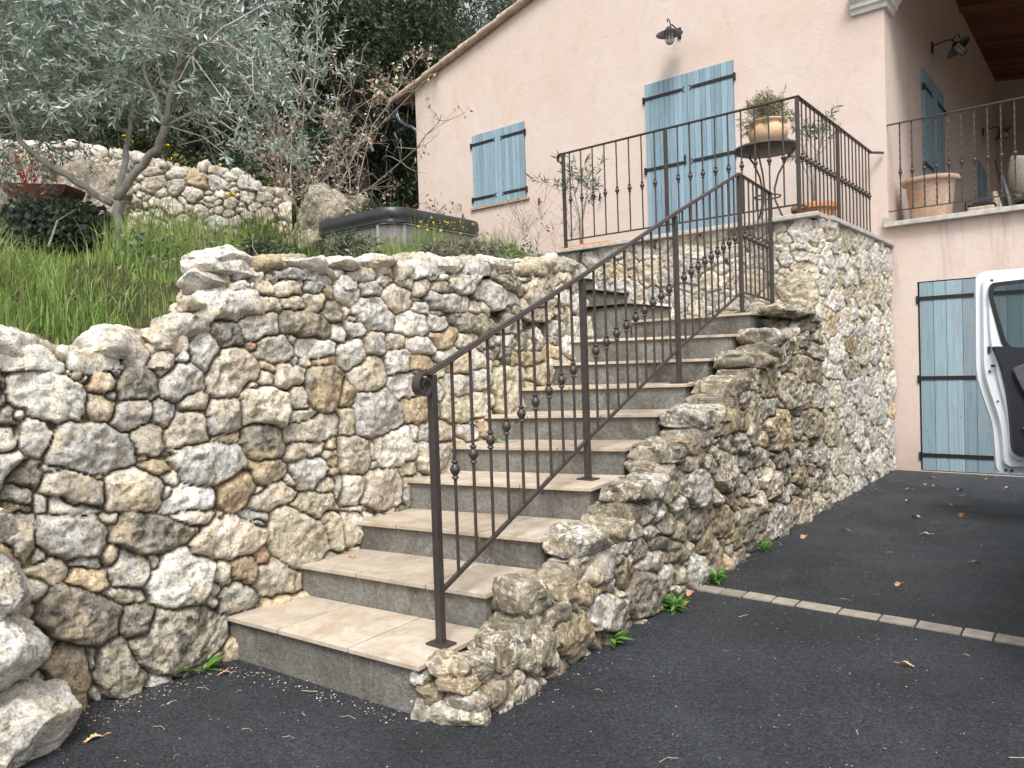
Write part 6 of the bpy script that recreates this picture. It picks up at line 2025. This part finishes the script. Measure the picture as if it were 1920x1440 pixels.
# ------------------------------------------------------------------ the white van, front door open
van = thing('van', 'white van parked at the right edge with its front door standing open', 'van', (.9, 5.2, 0))
DU = V((.848, .530, 0))                          # door plane: from latch edge to hinge
DN = V((.530, -.848, 0))                         # inner face of the door looks this way
D0 = V((-.845, 6.42, 0))
def dp(u, z, o=0.0): return D0 + DU * u + DN * o + V((0, 0, z))
def bez(pts, n=6):
    """closed outline with rounded corners; pts: (u, z, r)"""
    out = []
    N = len(pts)
    for i in range(N):
        p, r = V((pts[i][0], pts[i][1])), pts[i][2]
        a, b = V(pts[i - 1][:2]), V(pts[(i + 1) % N][:2])
        if r <= 0:
            out.append(tuple(p))
            continue
        d1, d2 = (a - p).normalized(), (b - p).normalized()
        r = min(r, (a - p).length * .48, (b - p).length * .48)
        s, e = p + d1 * r, p + d2 * r
        for k in range(n + 1):
            t = k / n
            out.append(tuple(s * (1 - t) ** 2 + p * 2 * t * (1 - t) + e * t * t))
    return out
def door_prism(poly, o0, o1, holes=()):
    m = MB()
    t = MB()
    t.prism(poly, o0, o1, 'xz', holes)
    m.add([dp(x, z, y) for (x, y, z) in t.v], t.f)
    return m
OUT = bez([(.004, 1.868, .09), (.0, 1.50, .3), (-.004, 1.12, .12), (.05, .93, .12), (.105, .76, .1), (.125, .405, .05), (1.0, .385, .05), (1.06, .75, .1), (1.06, 1.22, .1), (.86, 1.80, .12), (.62, 1.885, .1)])
HOLE = bez([(0.060, 1.70, .05), (0.080, 1.765, .04), (0.555, 1.80, .10), (0.755, 1.72, .05), (0.940, 1.30, .04), (0.195, 1.285, .03), (0.145, 1.35, .03)])
sc = lambda P, u0, z0, f, g: [((x - u0) * f + u0, (z - z0) * g + z0) for (x, z) in P]
door = door_prism(OUT, -.028, .0, [HOLE]).build('door', M_WHITE_P, van, bevel=.008)
RIM = bez([(0.032, 1.825, .07), (0.030, 1.50, .3), (0.027, 1.15, .12), (0.082, .95, .12), (0.137, .77, .1), (0.157, .455, .06), (0.942, .44, .05), (0.992, .75, .1), (0.992, 1.20, .1), (0.812, 1.76, .12), (0.582, 1.845, .1)])
door_prism(RIM, .002, .045, [HOLE]).build('door_frame', M_WHITE_P, door, bevel=.014)
RIM2 = bez([(0.058, 1.790, .06), (0.056, 1.50, .3), (0.070, 1.30, .12), (0.120, 1.05, .12), (0.175, .80, .1), (0.185, .505, .08), (0.900, .49, .05), (0.950, .78, .1), (0.950, 1.20, .1), (0.770, 1.73, .12), (0.560, 1.82, .1)])
door_prism(RIM2, .047, .075, [HOLE]).build('door_frame', M_WHITE_P, door, bevel=.012)
o_ = [(x, z) for x, z in sc(HOLE, .5, 1.55, 1.035, 1.055)]
door_prism(o_, .0765, .086, [sc(HOLE, .5, 1.55, .965, .94)]).build('window_seal', M_RUBBER, door, bevel=.003)
door_prism(sc(HOLE, .5, 1.55, 1.02, 1.02), .010, .016).build('window', M_CARGLASS, door)
TRIM = bez([(0.063, 1.325, .02), (0.113, 1.20, .2), (0.153, 1.02, .2), (0.173, .80, .2), (0.183, .545, .09), (0.338, .515, .05), (0.838, .51, .05), (0.893, .80, .1), (0.908, 1.27, .04), (0.438, 1.295, .2)])
tp = door_prism(TRIM, .0755, .115).build('trim_panel', M_TRIM, door, bevel=.018)
door_prism(bez([(0.170, 1.16, .04), (0.385, 1.24, .2), (0.835, 1.23, .08), (0.855, .86, .1), (0.485, .80, .15), (0.275, .92, .2)]), .117, .150).build('armrest', M_TRIM2, tp, bevel=.02)
door_prism(bez([(0.235, .74, .03), (0.435, .76, .1), (0.815, .74, .04), (0.815, .70, .02), (0.435, .715, .1), (0.245, .72, .01)]), .116, .135).build('pocket_edge', M_TRIM2, tp, bevel=.004)
m = MB()
for (u, z, w, h) in ((.075, 1.185, .030, .020), (.060, 1.30, .016, .05), (.062, 1.145, .012, .014), (.20, .425, .02, .02), (.16, .43, .018, .02), (.075, 1.795, .02, .018), (.115, .93, .012, .01)):
    m.box(dp(u, z, .078 if z > 1.0 and u > .07 else .05), (w, .012, h), math.atan2(DU.y, DU.x))
m.build('latch', M_TRIM, door, bevel=.003)
# body, out of the picture to the right
HX, HY = D0.x + DU.x * 1.06 + .02, D0.y + DU.y * 1.06
prof = [(HY + 1.05, .35), (HY + 1.08, .85), (HY + .75, 1.10), (HY + .15, 1.28), (HY - .55, 1.93), (HY - 3.8, 1.98), (HY - 3.95, .9), (HY - 3.95, .35), (HY - 3.6, .30), (HY - 3.3, .30), (HY - 2.5, .30), (HY + .2, .30), (HY + .6, .30)]
m = MB()
m.prism([(a, b) for a, b in prof], HX, HX + 1.85, 'yz', holes=())
m.build('body', M_WHITE_P, van, bevel=.06)
for (yy) in (HY + .55, HY - 3.0):
    for xx in (HX - .01, HX + 1.66):
        m = MB()
        m.lathe([(.0, 0), (.31, 0), (.33, .03), (.33, .17), (.31, .2), (0, .2)], (xx, yy, .33), 28, Matrix.Rotation(math.pi / 2, 3, 'Y'))
        w_ = m.build('wheel', M_RUBBER, van, smooth=True, auto=40)
        m = MB()
        m.lathe([(.0, 0), (.20, 0), (.20, .21), (0, .21)], (xx - .005, yy, .33), 24, Matrix.Rotation(math.pi / 2, 3, 'Y'))
        m.build('rim', M_ZINC, w_, smooth=True, auto=40)
for xx in (HX + .15, HX + 1.5):
    m = MB()
    m.box((xx + .1, HY + 1.065, .80), (.28, .06, .18))
    m.build('headlight', M_GLASS, van, bevel=.02)
m = MB()
m.add([(HX + .10, HY + .13, 1.30), (HX + 1.75, HY + .13, 1.30), (HX + 1.70, HY - .52, 1.92), (HX + .15, HY - .52, 1.92)], [(0, 1, 2, 3)])
for v_ in m.v: pass
m.v = [(a, b + .03, c + .02) for (a, b, c) in m.v]
m.build('windscreen', M_CARGLASS, van)

# ------------------------------------------------------------------ small things on the ground
def oak_leaf(seed, L_=.075):
    r = random.Random(seed)
    n = 5
    l, rr = [], []
    for i in range(n * 2 + 1):
        t = i / (n * 2)
        w = .30 * math.sin(math.pi * (t * .85 + .08)) * (1.0 if i % 2 else .55) * r.uniform(.85, 1.15)
        l.append((w, t))
        rr.append((-w * r.uniform(.85, 1.1), t))
    m = MB()
    vs, fs = [], []
    for (a, t), (b, _) in zip(l, rr):
        vs += [V((b * L_, (t - .5) * L_, .010 * abs(b) * 3 + .006 * math.sin(t * 5))), V((0, (t - .5) * L_, .002 + .006 * math.sin(t * 5))), V((a * L_, (t - .5) * L_, .012 * a * 3 + .006 * math.sin(t * 5)))]
    for i in range(len(l) - 1):
        a = i * 3
        fs += [(a, a + 1, a + 4, a + 3), (a + 1, a + 2, a + 5, a + 4)]
    m.add(vs, fs)
    m.tube([(0, -.5 * L_, .002), (.004, -.75 * L_, .006), (0, -.95 * L_, .003)], .0012, 4)
    return m
protos = []
LEAFS = [(-1.13, 5.99, 'pale', 'largest pale fallen oak leaf on the asphalt beyond the sett strip'), (-.72, 5.34, 'tan', 'tan fallen leaf near the right edge beyond the sett strip'), (-1.02, 6.83, 'dark', 'curled dark fallen leaf in front of the van door'),
         (-1.61, 5.84, 'dark', 'reddish dark fallen leaf a step from the rubble wall'), (-1.8, 5.47, 'tan', 'tan fallen leaf close to the rubble wall by the sett strip'), (-.72, 3.43, 'pale', 'pale fallen leaf with a long stalk lying nearer than the sett strip'),
         (-1.89, 3.84, 'tan', 'tan fallen leaf at the near side of the first sett by the wall'), (-1.83, 3.66, 'tan', 'small tan fallen leaf just below the start of the sett strip'), (-1.22, 8.08, 'tan', 'fallen leaf under the left part of the garage shutter'),
         (-1.54, 8.26, 'tan', 'fallen leaf in the cluster before the garage shutter corner'), (-1.12, 7.75, 'pale', 'pale fallen leaf between the van door and the garage'), (-1.77, 8.33, 'dark', 'dark fallen leaf at the foot of the terrace wall near the garage'),
         (-1.57, 8.71, 'tan', 'fallen leaf touching the garage shutter foot'), (-1.1, 8.86, 'dark', 'fallen leaf under the middle of the garage shutter'), (-1.44, 8.2, 'tan', 'second leaf of the pair before the garage shutter corner'),
         (-2.90, 1.12, 'pale', 'pale pinkish fallen leaf beside the boulder pier'), (-1.89, 2.47, 'dark', 'red-brown fallen leaf at the foot of the stair side wall'), (-3.05, 1.72, 'tan', 'orange oak leaf in the corner left of the bottom step'),
         (-.87, 8.4, 'tan', 'fallen leaf between garage and van'), (-1.17, 7.26, 'dark', 'small brown fallen leaf left of the van door'), (-1.3, 6.6, 'tan', 'small tan fallen leaf in the middle of the drive'),
         (-1.5, 7.3, 'pale', 'pale fleck of a leaf midway along the terrace wall'), (-1.62, 7.9, 'tan', 'tan fallen leaf close to the far end of the terrace wall'), (-1.0, 4.6, 'tan', 'little fallen leaf just beyond the setts')]
for i in range(3):
    pass
LC = {'pale': (1.45, 1.6, 1.7), 'tan': (1.1, 1.05, 1.0), 'dark': (.55, .38, .36)}
for i, (x, y, tone, lab) in enumerate(LEAFS):
    r = random.Random(i + 50)
    m = oak_leaf(i + 60, r.uniform(.055, .085))
    m.c = [LC[tone]] * len(m.v)
    o = m.build('fallen_leaf', M_LEAFLIT, None, world=False, loc=(x, y, .007), smooth=True)
    o.rotation_euler = (r.uniform(-.12, .12), r.uniform(-.12, .12), r.uniform(0, 6.28))
    tag(o, lab, 'leaf', 'fallen leaves on the driveway')
for i, (x, y, z, lab) in enumerate([(-3.07, 2.45, .356, 'tan fallen leaf at the wall end of the second tread')]):
    m = oak_leaf(90 + i, .06)
    m.c = [LC['tan']] * len(m.v)
    o = m.build('fallen_leaf', M_LEAFLIT, None, world=False, loc=(x, y, z + .004), smooth=True)
    o.rotation_euler = (.1, .1, 1.0 + i)
    tag(o, lab, 'leaf', 'fallen leaves on the driveway')

def weed(label, c, r, n, seed, h=.10, cols=((.07, .20, .03), (.12, .30, .05), (.20, .38, .08))):
    rng = np.random.default_rng(seed)
    an = rng.uniform(0, 2 * np.pi, n)
    P = np.array(c) + np.c_[np.cos(an) * .01, np.sin(an) * .01, rng.uniform(0, h * .4, n)]
    D = np.c_[np.cos(an), np.sin(an), rng.uniform(.15, 1.3, n)]
    L_ = r * rng.uniform(.5, 1.0, n)
    v, q, cc = leaf_geo(P, D, np.c_[-np.cos(an) * .4, -np.sin(an) * .4, np.ones(n)], L_, L_ * .28, leaf_colors(n, rng, np.array(cols), None, .15), .35)
    return tag(mesh_np('weed', v, q, None, cc, M_GRASS, None, smooth=False), label, 'weed', 'green weeds along the walls')
weed('bright green weed rosette at the wall foot left of the sett strip', (-1.84, 3.56, .0), .085, 60, 161)
weed('green weed at the wall foot right where the sett strip begins', (-1.87, 4.14, .0), .075, 50, 162, .12)
weed('small green weed at the wall foot farthest towards the garage', (-1.90, 5.0, .0), .07, 44, 163, .11)
weed('thin green sprig at the foot of the stair side wall', (-1.85, 2.95, .0), .10, 14, 164)
weed('tiny sprig growing at the left end of the fifth step', (-3.05, 3.62, .826), .07, 26, 165, .05)
weed('yellow-green seedling beside the bottom corner of the side wall', (-1.90, 2.25, .0), .035, 16, 166, .05, ((.30, .42, .06), (.35, .45, .1)))
weed('grass wisps in the corner between retaining wall and driveway', (-3.17, 1.68, .0), .13, 18, 167, .04)

# loose chips, husks and twigs that gather along the walls, and grit over the asphalt
rng = np.random.default_rng(171)
def path_pts(pts, n, spread):
    pts = np.array(pts, float)
    d = np.r_[0, np.cumsum(np.hypot(*np.diff(pts, axis=0).T))]
    s = rng.uniform(0, d[-1], n)
    return np.c_[np.interp(s, d, pts[:, 0]), np.interp(s, d, pts[:, 1])] + rng.normal(0, spread, (n, 2))
A = np.concatenate([path_pts([(-3.12, .9), (-3.08, 1.75)], 300, .06), path_pts([(-3.05, 1.80), (-2.1, 1.88)], 200, .035), path_pts([(-1.84, 2.0), (-1.88, 3.3), (-1.93, 5.3), (-1.96, 9.0)], 400, .06),
                    path_pts([(-1.7, 9.1), (-.4, 9.1)], 120, .05), np.c_[rng.uniform(-3.3, 1.0, 4200), rng.uniform(.6, 8.8, 4200)]])
big = np.r_[np.full(1020, 1.0), np.full(len(A) - 1020, .62)]
n = len(A)
D = rand_dir(n, rng)
D[:, 2] *= .15
L_ = rng.uniform(.004, .014, n) * big
cc = leaf_colors(n, rng, [(.32, .26, .18), (.22, .15, .09), (.40, .37, .32), (.10, .07, .05), (.50, .48, .44)], [.25, .3, .15, .2, .10])
# each chip is a small three-sided sliver with thickness
zb = np.full(n, .0065)
P0 = np.c_[A, zb]
S_ = np.cross(D, [0, 0, 1.0])
S_ /= np.linalg.norm(S_, axis=1)[:, None]
Dn = D / np.linalg.norm(D, axis=1)[:, None]
W_ = (L_ * rng.uniform(.25, .7, n))[:, None]
v = np.stack([P0 - Dn * L_[:, None] / 2, P0 + S_ * W_ / 2, P0 + Dn * L_[:, None] / 2, P0 - S_ * W_ / 2, P0 + np.array([0, 0, 1.0]) * (L_ * .35)[:, None]], axis=1).reshape(-1, 3)
b = np.arange(n)[:, None] * 5
t3 = np.concatenate([b + np.array([[0, 1, 4]]), b + np.array([[1, 2, 4]]), b + np.array([[2, 3, 4]]), b + np.array([[3, 0, 4]])])
g = mat_simple('grit', (1, 1, 1), .85, 0, .1, 50, 0, use_attr=True)
tag(mesh_np('loose_debris', v, None, t3, np.repeat(cc, 5, axis=0), g, None, smooth=False), 'pale grit, husks and leaf crumbs scattered over the driveway and along the wall feet', 'debris', None, 'stuff')
m = MB()
rs = random.Random(9)
for i in range(46):
    if i < 36: x, y = rs.uniform(-3.0, 0.2), rs.uniform(1.0, 8)
    else: x, y = rs.uniform(-3.1, -2.2), rs.uniform(1.2, 1.85)
    a = rs.uniform(0, 6.28)
    L1 = rs.uniform(.02, .07)
    m.tube([(x, y, .008), (x + L1 * .5 * math.cos(a), y + L1 * .5 * math.sin(a), .012), (x + L1 * math.cos(a + .3), y + L1 * math.sin(a + .3), .008)], .0011, 3)
o = m.build('dry_twigs', M_BEIGE)
tag(o, 'thin pale twigs and straws strewn on the asphalt', 'twigs', None, 'stuff')
